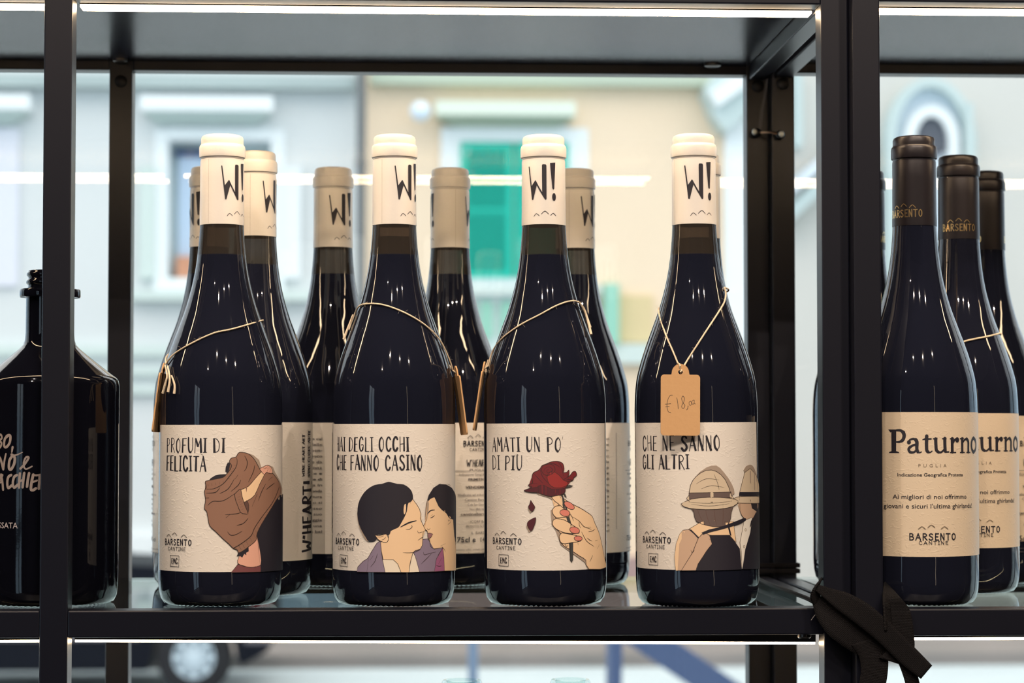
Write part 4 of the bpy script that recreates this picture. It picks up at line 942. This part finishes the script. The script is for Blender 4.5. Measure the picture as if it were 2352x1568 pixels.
# jumper bottle: tag turned edge-on at the left shoulder
def tag_point(hx, px, py, extra):
    X = hx[1]; q = surf(X, hx[3], px, py, extra); return q
h = HERO[0]
price_tag(h, [(381, 836), (398, 814), (440, 788), (490, 765), (530, 756), (570, 745), (604, 735)], 'brown price tag hanging edge-on at the left shoulder of the jumper label bottle', (381, 836),
          at(376, 851, h[3]) + Vector((0, -.004, 0)), (0, R_(7), R_(-95)), [[(379, 838), (384, 862), (380, 880), (374, 903)], [(385, 840), (390, 870), (386, 900)], [(394, 862), (401, 884), (400, 904)]], 1)
h = HERO[1]
price_tag(h, [(796, 756), (806, 722), (826, 702), (852, 697), (885, 701), (930, 718), (975, 745), (1010, 780), (1032, 825), (1040, 850)], 'brown price tag hanging edge-on at the right shoulder of the kiss label bottle', (1040, 850),
          at(1045, 858, h[3]) + Vector((.0012, -.004, 0)), (0, R_(-7.5), R_(98)), [[(808, 722), (800, 742), (790, 760), (780, 779)], [(806, 726), (796, 750), (784, 776)]], 2)
h = HERO[2]
price_tag(h, [(1112, 840), (1128, 806), (1152, 778), (1178, 757), (1205, 740), (1240, 722), (1275, 703), (1305, 692), (1325, 692), (1338, 704)], 'brown price tag hanging edge-on between the kiss and rose label bottles', (1112, 840),
          at(1113, 848, h[3]) + Vector((-.0012, -.004, 0)), (0, R_(8.5), R_(-96)), [[(1328, 692), (1341, 708), (1350, 735), (1358, 768)], [(1332, 696), (1345, 720), (1356, 752)], [(1118, 826), (1112, 845), (1116, 852)]], 3)
h = HERO[3]; X4 = h[1]; Y4 = h[3]
L4 = at(1563, 854, Y4 - .0415)
t4, c4, P4 = price_tag(h, [(1511, 708), (1514, 722), (1529, 768), (1545, 805), (1557, 834)], 'tan price tag reading 18,00 euro hanging over the couple label bottle', (1557, 836), L4, (R_(-3), R_(.6), R_(-2)), [], 4, leads=False, loop=False)
# the right hand string and its turn round the back
Ps = [L4 + Vector((.0002, -.0006, .0004))] + [surf(X4, Y4, x, y, .0011) for x, y in ((1580, 825), (1600, 794), (1622, 760), (1645, 725), (1662, 697), (1667, 676), (1664, 660))]
bm = bmesh.new(); tube(bm, [q - L4 for q in Ps], .00055, 8, 0, 4); tube(bm, [q - L4 for q in [Ps[-1]] + ring_back(X4, Y4, Ps[-1], P4[0], dz=.002) + [P4[0]]], .00055, 8, 0, 4); tube(bm, [(0, -.0005, .0004), (.0003, .0012, -.0006)], .0005, 8, 0, 1)
tube(bm, [P4[-1] - L4, Vector((-.0004, -.0004, .0045)), Vector((-.0002, .0012, .0012))], .00052, 8, 0, 4)
fuzz(bm, [q - L4 for q in catmull(Ps, 4)], 26, 9)
link('twine', bm, [M_TWINE], t4, True)
# the pen figures on the card
aT = Art(); M_PEN = mat('black_pen', (.02, .016, .018), .6, srgb=False)
k4 = .0243 / 376.0
def pen(w, *pts): aT.stroke([((x - 354) * k4 * 1000, (908 - y) * k4 * 1000) for x, y in pts], w, M_PEN, smooth=5)
pen(.28, (278, 1132), (255, 1135), (232, 1180), (226, 1240), (238, 1288), (262, 1298)); pen(.26, (206, 1218), (262, 1212)); pen(.26, (208, 1244), (248, 1238))
pen(.28, (318, 1155), (328, 1200), (333, 1262)); pen(.28, (388, 1150), (378, 1138), (366, 1160), (374, 1195), (396, 1225), (388, 1252), (370, 1252), (368, 1228), (386, 1195), (392, 1160), (384, 1142))
pen(.3, (428, 1232), (424, 1255), (414, 1270)); pen(.24, (452, 1188), (438, 1195), (440, 1222), (456, 1222), (458, 1196), (448, 1186)); pen(.24, (478, 1176), (464, 1190), (470, 1216), (484, 1205), (486, 1178), (480, 1175)); pen(.24, (484, 1205), (497, 1212))
ink = aT.sheet('handwriting', c4, lambda x, y, n: (x * .001, -.00006 - n * .000002, y * .001))
# twine on the second dark bottle
PB = [surf(Xq, MID, x, y, .0009) for x, y in ((2190, 792), (2218, 783), (2240, 778), (2270, 772), (2298, 765))]
tw = empty('twine_loop', PB[2]); tag(tw, 'pale twine loop round the neck of the second dark capped bottle', 'twine')
bm = bmesh.new(); tube(bm, [q - PB[2] for q in PB], .0006, 8); tube(bm, [q - PB[2] for q in [PB[-1]] + ring_back(Xq, MID, PB[-1], PB[0], dz=-.001) + [PB[0]]], .0006, 8)
link('twine', bm, [M_TWINE], tw, True)

# ------------------------------------------------------------------ the black strap that ties the units together
M_WEB = mat('black_webbing', (.006, .005, .006), .8, 0, .2, srgb=False)
def webbing():
    m = M_WEB; nt = m.node_tree; b = nt.nodes['Principled BSDF']
    uv = nt.nodes.new('ShaderNodeUVMap'); uv.uv_map = 'weave'; br = nt.nodes.new('ShaderNodeTexBrick'); bp = nt.nodes.new('ShaderNodeBump')
    br.inputs['Scale'].default_value = 1.0; br.inputs['Mortar Size'].default_value = .16; br.inputs['Brick Width'].default_value = 1.0; br.inputs['Row Height'].default_value = .55; br.inputs['Mortar Smooth'].default_value = .8
    br.inputs['Color1'].default_value = (1, 1, 1, 1); br.inputs['Color2'].default_value = (.8, .8, .8, 1); br.inputs['Mortar'].default_value = (0, 0, 0, 1)
    bp.inputs['Distance'].default_value = .0008
    nt.links.new(uv.outputs[0], br.inputs['Vector']); nt.links.new(br.outputs['Color'], bp.inputs['Height']); nt.links.new(bp.outputs[0], b.inputs['Normal'])
webbing()
def ribbon(name, parent, mids, widths, th=.0014, n=5, cell=.0017):
    """mids: centre points; widths: vectors across the band"""
    A = catmull([Vector(p) for p in mids], n); B = catmull([Vector(w) for w in widths], n)
    bm = bmesh.new(); uvl = bm.loops.layers.uv.new('weave'); M = 6; rows = []; dist = 0; ds = []
    for i, (p, w) in enumerate(zip(A, B)):
        if i: dist += (p - A[i - 1]).length
        ds.append(dist)
        t = (A[min(i + 1, len(A) - 1)] - A[max(i - 1, 0)]).normalized(); nn = t.cross(w).normalized() * th / 2
        rows.append(([bm.verts.new(p + w * (k / M - .5) + nn) for k in range(M + 1)], [bm.verts.new(p + w * (k / M - .5) - nn) for k in range(M + 1)]))
    def quad(vs, uvs):
        f = bm.faces.new(vs); f.smooth = True
        for l, uvv in zip(f.loops, uvs): l[uvl].uv = uvv
    for i in range(len(rows) - 1):
        (a0, b0), (a1, b1) = rows[i], rows[i + 1]; W0 = Vector(B[i]).length
        for k in range(M):
            u = [(k / M * W0) / cell, ((k + 1) / M * W0) / cell]; v0, v1 = ds[i] / cell, ds[i + 1] / cell
            quad((a0[k], a0[k + 1], a1[k + 1], a1[k]), ((u[0], v0), (u[1], v0), (u[1], v1), (u[0], v1)))
            quad((b0[k + 1], b0[k], b1[k], b1[k + 1]), ((u[1], v0), (u[0], v0), (u[0], v1), (u[1], v1)))
        for (c0, d0, c1, d1) in ((b0[0], a0[0], b1[0], a1[0]), (a0[M], b0[M], a1[M], b1[M])):
            quad((c0, d0, d1, c1), ((0, 0), (.3, 0), (.3, .3), (0, .3)))
    for r, rev in ((rows[0], False), (rows[-1], True)):
        vs = r[0] + list(reversed(r[1])); f = bm.faces.new(vs if not rev else list(reversed(vs)))
    bmesh.ops.recalc_face_normals(bm, faces=bm.faces[:])
    return link(name, bm, [M_WEB], parent)
st = empty('strap', at(1955, 1400, 0)); tag(st, 'black woven strap knotted round the paired posts where the two units meet', 'strap')
O = st.location.copy()
def wp(px, py, Y): return at(px, py, Y) - O
def wv(dx, dz, dy=0): s = 1.37 / FPX; return Vector((dx * s, dy, -dz * s))
FY_ = DYR                                               # the face of the right unit, in front of which the strap lies
# the loop at the left, folding round the rail
ribbon('band', st, [wp(1886, 1400, -.004), wp(1874, 1374, -.006), wp(1876, 1348, -.005), wp(1886, 1330, .004), wp(1896, 1322, .020)], [wv(40, 26, .004), wv(26, 10, .004), wv(14, 0, .006), wv(10, -4, .010), wv(8, -4, .012)])
# the long end, woven face up at first, running down to a cut tip at the right
ribbon('band', st, [wp(1878, 1350, -.0075), wp(1904, 1364, -.012), wp(1938, 1382, FY_ - .004), wp(1984, 1412, FY_ - .0065), wp(2034, 1455, FY_ - .0075), wp(2086, 1506, FY_ - .0085), wp(2128, 1543, FY_ - .010)],
       [wv(8, -14), wv(16, -24), wv(26, -38), wv(32, -42), wv(31, -39), wv(30, -38), wv(26, -30)])
# darker turn under it
ribbon('band', st, [wp(1884, 1372, -.005), wp(1902, 1404, -.010), wp(1934, 1436, FY_ - .002), wp(1980, 1468, FY_ - .003), wp(2028, 1490, FY_ - .004)], [wv(36, -28), wv(50, -34), wv(56, -48), wv(44, -58), wv(14, -64)])
# the turn at the right, coming round the post and going down behind the long end
ribbon('band', st, [wp(2033, 1338, .012), wp(2044, 1364, FY_ - .0015), wp(2060, 1398, FY_ - .004), wp(2068, 1446, FY_ - .005), wp(2070, 1492, FY_ - .0055), wp(2050, 1520, FY_ - .006)], [wv(10, 6, .010), wv(34, 4), wv(56, 0), wv(60, 6), wv(58, 10), wv(60, 20)])
ribbon('band', st, [wp(2030, 1340, .014), wp(2034, 1370, FY_ - .003), wp(2038, 1410, FY_ - .0065), wp(2042, 1450, FY_ - .0065)], [wv(6, 4, .006), wv(14, 4, .003), wv(18, 3, .004), wv(24, 4, .004)])
# the two hanging tails
ribbon('band', st, [wp(1990, 1470, FY_ - .0035), wp(2006, 1505, FY_ - .0040), wp(2008, 1545, FY_ - .0045), wp(2000, 1590, FY_ - .005), wp(1992, 1640, FY_ - .005)], [wv(70, -20), wv(66, -4), wv(60, 8), wv(58, 10), wv(58, 10)])
ribbon('band', st, [wp(2072, 1500, FY_ - .0062), wp(2084, 1530, FY_ - .0062), wp(2096, 1570, FY_ - .0062), wp(2108, 1640, FY_ - .0062)], [wv(34, -8), wv(32, -6), wv(31, -6), wv(31, -6)])
bm = bmesh.new()
for x0, x1, y0, y1 in ((rt - PW / 2 - .0024, rs + PW / 2 + .0024, YK0 + DYR - .0024, YK0 + DYR - .0002), (rt - PW / 2 - .0024, rt - PW / 2 - .0002, YK0 + DYR - .002, YK1 + .002), (rs + PW / 2 + .0002, rs + PW / 2 + .0024, YK0 + DYR - .002, YK1 + .002)):
    for z in (.0025, .0068): box(bm, x0, x1, y0, y1, z, z + .0034, .0008)
bmesh.ops.translate(bm, verts=bm.verts[:], vec=-O); link('cord_wrap', bm, [M_WEB], st)
bm = bmesh.new(); tube(bm, [Vector((rt - PW / 2 - .003, YK0 - .004, .004)) - O, Vector((rt - .016, .20, .0035)) - O, Vector((rt - .0135, .10, .003)) - O, Vector((rt - .0125, .03, .003)) - O, wp(1884, 1392, .010)], .0015, 8, 0, 4)
link('cord', bm, [M_WEB], st, True)
bm = bmesh.new(); tube(bm, [wp(1886, 1402, -.0010), wp(1872, 1412, -.0016), wp(1863, 1424, -.0014)], .00022, 5, 0, 4); link('loose_thread', bm, [mat('pale_thread', (.4, .38, .36), .6, srgb=False)], st, True)

# clear bottles on the shelf below: only their mouths reach into view
M_CLEAR = pane_mat('clear_glass', (.90, .96, .95))
CLP = [(0, .004), (.030, .0), (.0345, .003), (.0355, .01), (.0355, .19), (.0345, .205), (.030, .225), (.021, .25), (.0145, .268), (.0125, .285), (.0122, .3175), (.0135, .3185), (.0138, .3215), (.0138, .3265), (.0128, .3285), (.0110, .3288), (.0100, .327), (.0098, .28), (.018, .247), (.028, .218), (.0325, .19), (.0325, .012), (0, .010)]
CLP = [(r, z * 1.0125) for r, z in CLP]
def clear_bottle(px, Y, lb):
    X = at(px, 1564, Y).x
    r = empty('clear_bottle', (X, Y, -PITCHZ)); tag(r, lb, 'bottle', 'clear bottles on the shelf below')
    bm = bmesh.new(); lathe(bm, CLP, 64); bmesh.ops.recalc_face_normals(bm, faces=bm.faces[:]); link('glass', bm, [M_CLEAR], r, True)
clear_bottle(1061, .150, 'clear glass bottle mouth at the bottom edge of the view, left one of two'); clear_bottle(1310, .150, 'clear glass bottle mouth at the bottom edge of the view, right one of two')
# ------------------------------------------------------------------ the street outside
FY = 24.0
ZS = -2.13
def fx(px, Y=FY): return at(px, 700, Y).x
def fz(py, Y=FY): return at(900, py, Y).z
M_WHITEW = mottled('pale_blue_plaster', (222, 225, 225), (212, 217, 218), 1.2)
M_TRIMG = mat('pale_green_stone', (208, 222, 218), .85); M_TRIMW = mat('white_stone', (236, 242, 244), .8)
M_PEACH = mottled('peach_plaster', (243, 222, 196), (237, 213, 185), .8)
M_CORN = mat('green_grey_stone', (186, 198, 180), .85)
M_SHUT = mat('green_shutter_paint', (0, 190, 168), .5); M_BALU = mat('pale_teal_paint', (150, 206, 186), .6)
M_PIPE = mat('grey_drain_pipe', (108, 112, 114), .6); M_DARKW = mat('dark_window_glass', (150, 176, 190), .15)
M_WHITEC = mottled('ivory_plaster', (212, 210, 204), (204, 203, 198), .7)
M_TEAL = mat('pale_teal_stone', (194, 210, 210), .8); M_BLUEST = mat('pale_blue_stone', (214, 226, 236), .8)
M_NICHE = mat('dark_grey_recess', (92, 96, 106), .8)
def pbox(bm, x0, x1, y0, y1, Yf, depth, bev=.0):
    """block whose front, at depth Yf, spans these photograph columns and rows"""
    box(bm, fx(x0, Yf), fx(x1, Yf), Yf, Yf + depth, fz(y1, Yf), fz(y0, Yf), bev)
def pc(name, par, blocks, m, Yf, depth, bev=0.0):
    bm = bmesh.new()
    for b in blocks: pbox(bm, *b, Yf, depth, bev)
    bmesh.ops.translate(bm, verts=bm.verts[:], vec=-par.location); return link(name, bm, [m], par)
def hood(name, par, x0, x1, y0, y1, y2, Yf, m1, m2):
    """projecting slab over a window with a moulding that narrows below it"""
    bm = bmesh.new(); d = .42
    pbox(bm, x0, x1, y0, y1, Yf - d, d)
    for f in bm.faces: f.material_index = 0
    n = 4
    for k in range(n):
        f = (k + 1) / (n + 1); ya = y1 + (y2 - y1) * k / n; yb = y1 + (y2 - y1) * (k + 1) / n
        b2 = bmesh.new(); dd = d * (1 - f * .9); ins = 46 * f; pbox(b2, x0 + ins, x1 - ins, ya, yb, Yf - dd, dd); merge(bm, b2, 1)  # m2 is darker than the slab: shade under the hood put into colour
    bmesh.ops.translate(bm, verts=bm.verts[:], vec=-par.location); return link(name, bm, [m1, m2], par)
ground = structure('street_ground', [(-40, 40, .75, 70, ZS - .2, ZS)], mottled('pale_asphalt', (196, 208, 212), (178, 192, 198), 1.5))
structure('pavement_kerb', [(-40, 40, 19.6, 23.95, ZS, ZS + .12)], mottled('brown_grey_paving', (150, 140, 136), (112, 112, 110), 1.1))
structure('pavement_near', [(-40, 40, .7, 3.0, ZS - .01, ZS + .12)], mottled('grey_paving', (172, 180, 182), (154, 162, 166), 2.0))
# white house with the open window
bl = empty('white_house', (fx(420), FY, ZS)); tag(bl, 'pale bluish house across the street with an open window under a stone hood, left', 'building')
wx = (fx(-900), fx(828))
bm = bmesh.new()
ox0, ox1, oz0, oz1 = fx(382), fx(622), fz(642), fz(322)
for a, b, c, d in ((wx[0], ox0, ZS, 9.5), (ox1, wx[1], ZS, 9.5), (ox0, ox1, ZS, oz0), (ox0, ox1, oz1, 9.5)): box(bm, a, b, FY, FY + .5, c, d)
bmesh.ops.translate(bm, verts=bm.verts[:], vec=-bl.location); link('wall', bm, [M_WHITEW], bl)
wi = pc('window', bl, [(352, 384, 300, 668), (620, 652, 300, 668), (384, 620, 296, 324), (384, 620, 640, 668)], M_TRIMW, FY - .06, .5)
for o_, dd in ((wi, 0),):
    def sub(n, bs, m, Yf, dp):
        bm = bmesh.new()
        for b in bs: pbox(bm, *b, Yf, dp)
        bmesh.ops.translate(bm, verts=bm.verts[:], vec=-bl.location); return link(n, bm, [m], o_)
    sub('recess', [(380, 624, 320, 644)], mat('shaded_room', (178, 194, 196), .9), FY + .30, .05)
    sub('crossbar', [(400, 474, 347, 361)], mat('navy_bar', (44, 66, 110), .6), FY + .2, .08)
    sub('curtain', [(408, 470, 362, 590), (560, 610, 362, 590)], mat('blue_white_curtain', (196, 216, 238), .9), FY + .25, .04)
    sub('flower_box', [(404, 470, 590, 640)], mat('orange_brown_box', (206, 150, 120), .9), FY + .1, .25)
pc('shutter', bl, [(318, 354, 384, 640)], M_TRIMG, FY - .1, .08); pc('shutter', bl, [(652, 690, 384, 640)], M_TRIMW, FY - .1, .08)
hood('window_hood', bl, 318, 624, 222, 256, 286, FY, M_TRIMW, M_TRIMG); hood('window_hood', bl, -170, 62, 222, 256, 290, FY, M_TRIMW, M_TRIMG)
pc('window_sill', bl, [(292, 716, 668, 690)], M_TRIMG, FY - .22, .24); pc('window_frame', bl, [(-160, 40, 300, 660)], mat('pale_lilac_shutter', (224, 226, 236), .8), FY - .06, .1)
pc('cornice', bl, [(-900, 814, 176, 204)], mat('grey_cornice', (170, 184, 184), .85), FY - .25, .26)
pc('string_course', bl, [(-900, 828, 796, 818), (-900, 828, 846, 862), (-900, 828, 890, 905)], M_TRIMG, FY - .1, .12)
pc('string_course', bl, [(-900, 828, 1228, 1282)], M_TRIMW, FY - .16, .18); pc('plinth', bl, [(-900, 828, 1282, 1452)], mat('blue_grey_plinth', (150, 172, 190), .9), FY - .1, .12)
# drain pipe between the houses
dp = empty('drain_pipe', (fx(830), FY - .34, ZS)); tag(dp, 'dark grey drain pipe running down between the white and the peach house', 'pipe')
bm = bmesh.new(); tube(bm, [(0, 0, 0), (0, 0, 9.3)], .056, 14, 0, 1); link('pipe', bm, [M_PIPE], dp, True)
for z in (1.2, 3.2, 5.2, 7.2):
    bm = bmesh.new(); tube(bm, [(0, 0, z), (0, 0, z + .08)], .07, 14, 0, 1); link('bracket', bm, [M_PIPE], dp, True)
# peach house with the green shutters
bp = empty('peach_house', (fx(1180), FY, ZS)); tag(bp, 'peach coloured house across the street with bright green shutters', 'building')
pc('wall', bp, [(829, 1668, -900, 1452)], M_PEACH, FY, .5)
pc('cornice', bp, [(848, 1668, 166, 192)], M_CORN, FY - .2, .22)
pc('window', bp, [(1012, 1058, 292, 652), (1306, 1352, 292, 652), (1058, 1306, 288, 324), (1058, 1306, 636, 652)], M_TRIMW, FY - .08, .1)
for x0, x1 in ((1058, 1178), (1184, 1306)):
    bm = bmesh.new()
    for b in ((x0, x0 + 16, 326, 636), (x1 - 16, x1, 326, 636), (x0 + 16, x1 - 16, 326, 344), (x0 + 16, x1 - 16, 478, 492), (x0 + 16, x1 - 16, 620, 636)): pbox(bm, *b, FY - .12, .06)
    pbox(bm, x0 + 14, x1 - 14, 340, 624, FY - .055, .02)
    for k in range(24):
        y = 347 + k * 11.4
        if y < 616: pbox(bm, x0 + 15, x1 - 15, y, y + 5.2, FY - .14, .085)
    bmesh.ops.translate(bm, verts=bm.verts[:], vec=-bp.location); link('shutter', bm, [M_SHUT], bp)
pc('latch', bp, [(1071, 1076, 342, 354)], M_TRIMW, FY - .14, .03); pc('latch', bp, [(1078, 1083, 392, 402)], M_TRIMW, FY - .14, .03)
hood('window_hood', bp, 1000, 1322, 230, 262, 290, FY, mat('pale_green_white_stone', (224, 234, 220), .8), M_CORN)
pc('window_sill', bp, [(985, 1380, 652, 676)], M_TRIMG, FY - .25, .27)
pc('apron_panel', bp, [(1000, 1365, 676, 800)], M_TRIMW, FY - .08, .1)
pc('baluster', bp, [(1104, 1132, 690, 776)], M_BALU, FY - .16, .1); pc('baluster', bp, [(1150, 1178, 690, 776)], M_BALU, FY - .16, .1); pc('baluster', bp, [(1056, 1084, 690, 776)], M_BALU, FY - .16, .1)
pc('string_course', bp, [(829, 1668, 788, 834)], M_TRIMG, FY - .14, .16); pc('bracket', bp, [(1388, 1422, 650, 790)], M_BALU, FY - .2, .2); pc('stone_panel', bp, [(1422, 1500, 676, 786)], mat('tan_stone', (222, 202, 158), .9), FY - .06, .08)
pc('plinth', bp, [(829, 1668, 1280, 1452)], mat('pinkish_plinth', (176, 150, 146), .9), FY - .1, .12)
lamp = empty('wall_lamp', (fx(965, FY - .35), FY - .35, fz(255, FY - .35))); tag(lamp, 'round white globe lamp on the peach wall beside the window hood', 'wall lamp')
bm = bmesh.new(); bmesh.ops.create_uvsphere(bm, u_segments=24, v_segments=16, radius=.118); link('globe', bm, [mat('white_globe', (226, 240, 252), .25)], lamp, True)
bm = bmesh.new(); tube(bm, [(0, 0, 0), (0, .2, .06), (0, .35, .05)], .025, 10); bmesh.ops.create_cone(bm, cap_ends=True, segments=20, radius1=.06, radius2=.06, depth=.03, matrix=Matrix.Translation((0, .335, .05)) @ Matrix.Rotation(R_(90), 4, 'X')); link('arm', bm, [M_PIPE], lamp, True)
# church-like front at the right
bc = empty('ivory_house', (fx(2050), FY, ZS)); tag(bc, 'ivory front at the right with an arched portal and slanting pale blue mouldings', 'building')
pc('wall', bc, [(1668, 3300, -900, 1452)], M_WHITEC, FY, .5)
def slant(name, pts, m, Yf, d, par=bc):
    bm = bmesh.new(); prism(bm, [(fx(x, Yf), fz(y, Yf)) for x, y in pts], Yf, Yf + d); bmesh.ops.translate(bm, verts=bm.verts[:], vec=-par.location); return link(name, bm, [m], par)
slant('raking_cornice', [(1618, 200), (1640, 168), (1716, 120), (1760, 120), (1760, 210), (1700, 272), (1666, 296), (1642, 262)], M_TEAL, FY - .5, .5)
slant('raking_moulding', [(1632, 206), (1720, 140), (1760, 135), (1760, 160), (1650, 240)], M_TRIMW, FY - .62, .12)
pc('pilaster', bc, [(1668, 1716, 270, 1452)], M_TRIMW, FY - .2, .22)
pc('pilaster', bc, [(1826, 1846, 150, 330)], M_TEAL, FY - .3, .3)
slant('raking_cornice', [(1800, 480), (1960, 330), (1960, 372), (1800, 520)], M_TEAL, FY - .4, .4)
slant('raking_moulding', [(1800, 430), (1960, 290), (1960, 318), (1800, 462)], M_BLUEST, FY - .5, .4)
def arch(name, cx, cy, rx, ry, w, m, Yf, d, foot, par=bc, n=24):
    pts = [(cx - rx, foot)] + [(cx - rx * math.cos(math.pi * k / n), cy - ry * math.sin(math.pi * k / n)) for k in range(n + 1)] + [(cx + rx, foot)]
    inn = [(cx + (rx - w), foot)] + [(cx + (rx - w) * math.cos(math.pi * k / n), cy - (ry - w) * math.sin(math.pi * k / n)) for k in range(n + 1)] + [(cx - (rx - w), foot)]
    bm = bmesh.new(); A = [(fx(x, Yf), fz(y, Yf)) for x, y in pts]; B = list(reversed([(fx(x, Yf), fz(y, Yf)) for x, y in inn]))
    for i in range(len(A) - 1):
        q = [A[i], A[i + 1], B[i + 1], B[i]]
        prism(bm, q, Yf, Yf + d)
    bmesh.ops.translate(bm, verts=bm.verts[:], vec=-par.location); return link(name, bm, [m], par)
slant('arch_field', [(2140 + 96 * math.cos(math.pi * k / 20), 310 - 135 * math.sin(math.pi * k / 20)) for k in range(21)] + [(2044, 700), (2236, 700)], M_BLUEST, FY - .12, .14)
arch('arch_moulding', 2142, 320, 104, 152, 22, M_TEAL, FY - .3, .3, 760)
arch('inner_arch', 2144, 316, 64, 84, 26, M_TRIMW, FY - .24, .2, 700)
slant('recess', [(2146 + 40 * math.cos(2 * math.pi * k / 28), 306 + 46 * math.sin(2 * math.pi * k / 28)) for k in range(28)], M_NICHE, FY - .16, .05)
pc('jamb', bc, [(2222, 2240, 226, 760)], M_TEAL, FY - .34, .3)
pc('plinth', bc, [(1668, 3300, 1380, 1452)], mat('grey_plinth', (188, 184, 178), .9), FY - .1, .12)

# dark car parked across the street
M_CAR = mat('dark_blue_car_paint', (9, 13, 24), .5, 0, .12); M_TYRE = mat('tyre_rubber', (14, 14, 20), .8); M_ALLOY = mat('bright_alloy', (186, 200, 210), .6, .0)
CY = 17.6
car = empty('car', (fx(150, CY), CY + .85, ZS)); tag(car, 'dark parked car with a bright alloy wheel, seen under the shelf at lower left', 'car')
def car_part(name, bm, m, par=None, smooth=False):
    o = link(name, bm, m, par or car, smooth); return o
wxr = fx(450, CY) - car.location.x; wxl = wxr - 2.55
def cpoly():
    pts = [(wxl - .82, .38), (wxl - .86, .62), (wxl - .75, .80), (wxl + .15, .93), (wxl + .65, 1.36), (wxl + 1.25, 1.42), (wxr - .72, 1.10), (wxr + .56, 1.04), (wxr + .63, .82), (wxr + .62, .36)]
    def arc(cx): return [(cx + .36 * math.cos(math.pi * k / 10), .31 + .36 * math.sin(math.pi * k / 10)) for k in range(11)]
    return pts + [(wxr + .40, .24)] + arc(wxr) + [(wxr - .40, .2), (wxl + .40, .2)] + arc(wxl) + [(wxl - .40, .26)]
bm = bmesh.new(); prism(bm, cpoly(), -.85, .85, 0, 0); car_part('body', bm, [M_CAR])
bm = bmesh.new(); prism(bm, [(wxl + .42, .96), (wxl + .72, 1.30), (wxl + 1.2, 1.36), (wxr - .82, 1.10)], -.862, -.85); car_part('window', bm, [mat('car_window', (60, 80, 96), .08)])
bm = bmesh.new(); box(bm, wxr + .48, wxr + .64, -.87, -.6, .74, .92, .02); car_part('tail_light', bm, [mat('red_lens', (150, 24, 34), .3)])
bm = bmesh.new(); box(bm, wxl + .45, wxr - .45, -.875, -.85, .46, .55, .01); box(bm, wxr + .42, wxr + .645, -.86, .86, .42, .56, .02); car_part('trim_strip', bm, [mat('grey_car_trim', (96, 92, 98), .5)])
for cx in (wxr, wxl):
    mt = Matrix.Translation((cx, -.86, .31)) @ Matrix.Rotation(R_(90), 4, 'X')
    bm = bmesh.new(); lathe(bm, [(.16, -.18), (.29, -.19), (.315, -.16), (.318, -.06), (.305, .0), (.27, .012), (.185, .006), (.172, -.03)], 48, mtx=mt); w_ = car_part('wheel', bm, [M_TYRE], None, True)
    bm = bmesh.new(); lathe(bm, [(0, -.05), (.06, -.05), (.16, -.06), (.170, -.02), (.180, .008), (.172, .01), (.164, -.012)], 48, mtx=mt)
    for k in range(8):
        a = 2 * math.pi * k / 8; b2 = bmesh.new(); box(b2, .03, .172, -.024, .024, -.02, .006, .006); merge(bm, b2, 0, mt @ Matrix.Rotation(a, 4, 'Z'))
    lathe(bm, [(.06, -.02), (.057, .01), (.03, .016), (0, .016)], 24, mtx=mt)
    bmesh.ops.recalc_face_normals(bm, faces=bm.faces[:])
    rim = link('rim', bm, [M_ALLOY], w_, True, 30)
# kerbside post and blue board
bo = empty('bollard', (fx(1087, 10.0), 10.0, ZS)); tag(bo, 'thin blue grey street post seen below the shelf near the middle', 'post')
bm = bmesh.new(); lathe(bm, [(0, 0), (.06, 0), (.06, .05), (.0255, .06), (.0255, 1.22), (.032, 1.225), (.032, 1.25), (.02, 1.28), (0, 1.285)], 20); link('pole', bm, [mat('blue_grey_paint', (104, 124, 150), .5)], bo, True)
ab = empty('a_board', (fx(1480, 8.0), 8.0, ZS)); tag(ab, 'dark blue folding board standing open on the near pavement, lower right', 'board')
M_BOARD = mat('dark_blue_board', (62, 80, 116), .6)
zt_, zb_ = fz(1462, 8.0) - ZS, 0.0
xa, xb = fx(1402, 8) - ab.location.x, fx(1566, 8) - ab.location.x
bm = bmesh.new(); prism(bm, [(xa - .015, zb_), (xa + .02, zb_), (xa + .05, zt_), (xa + .0, zt_)], 0, .22); link('panel', bm, [M_BOARD], ab)
s_ = (fz(1485, 8) - fz(1568, 8)); dx_ = fx(1560, 8) - fx(1440, 8)
kx = dx_ / s_
bm = bmesh.new(); prism(bm, [(xa + .02, zt_), (xa + .24, zt_), (xa + .24 + zt_ * kx, 0), (xa + .02 + zt_ * kx, 0)], 0, .22); link('panel', bm, [M_BOARD], ab)
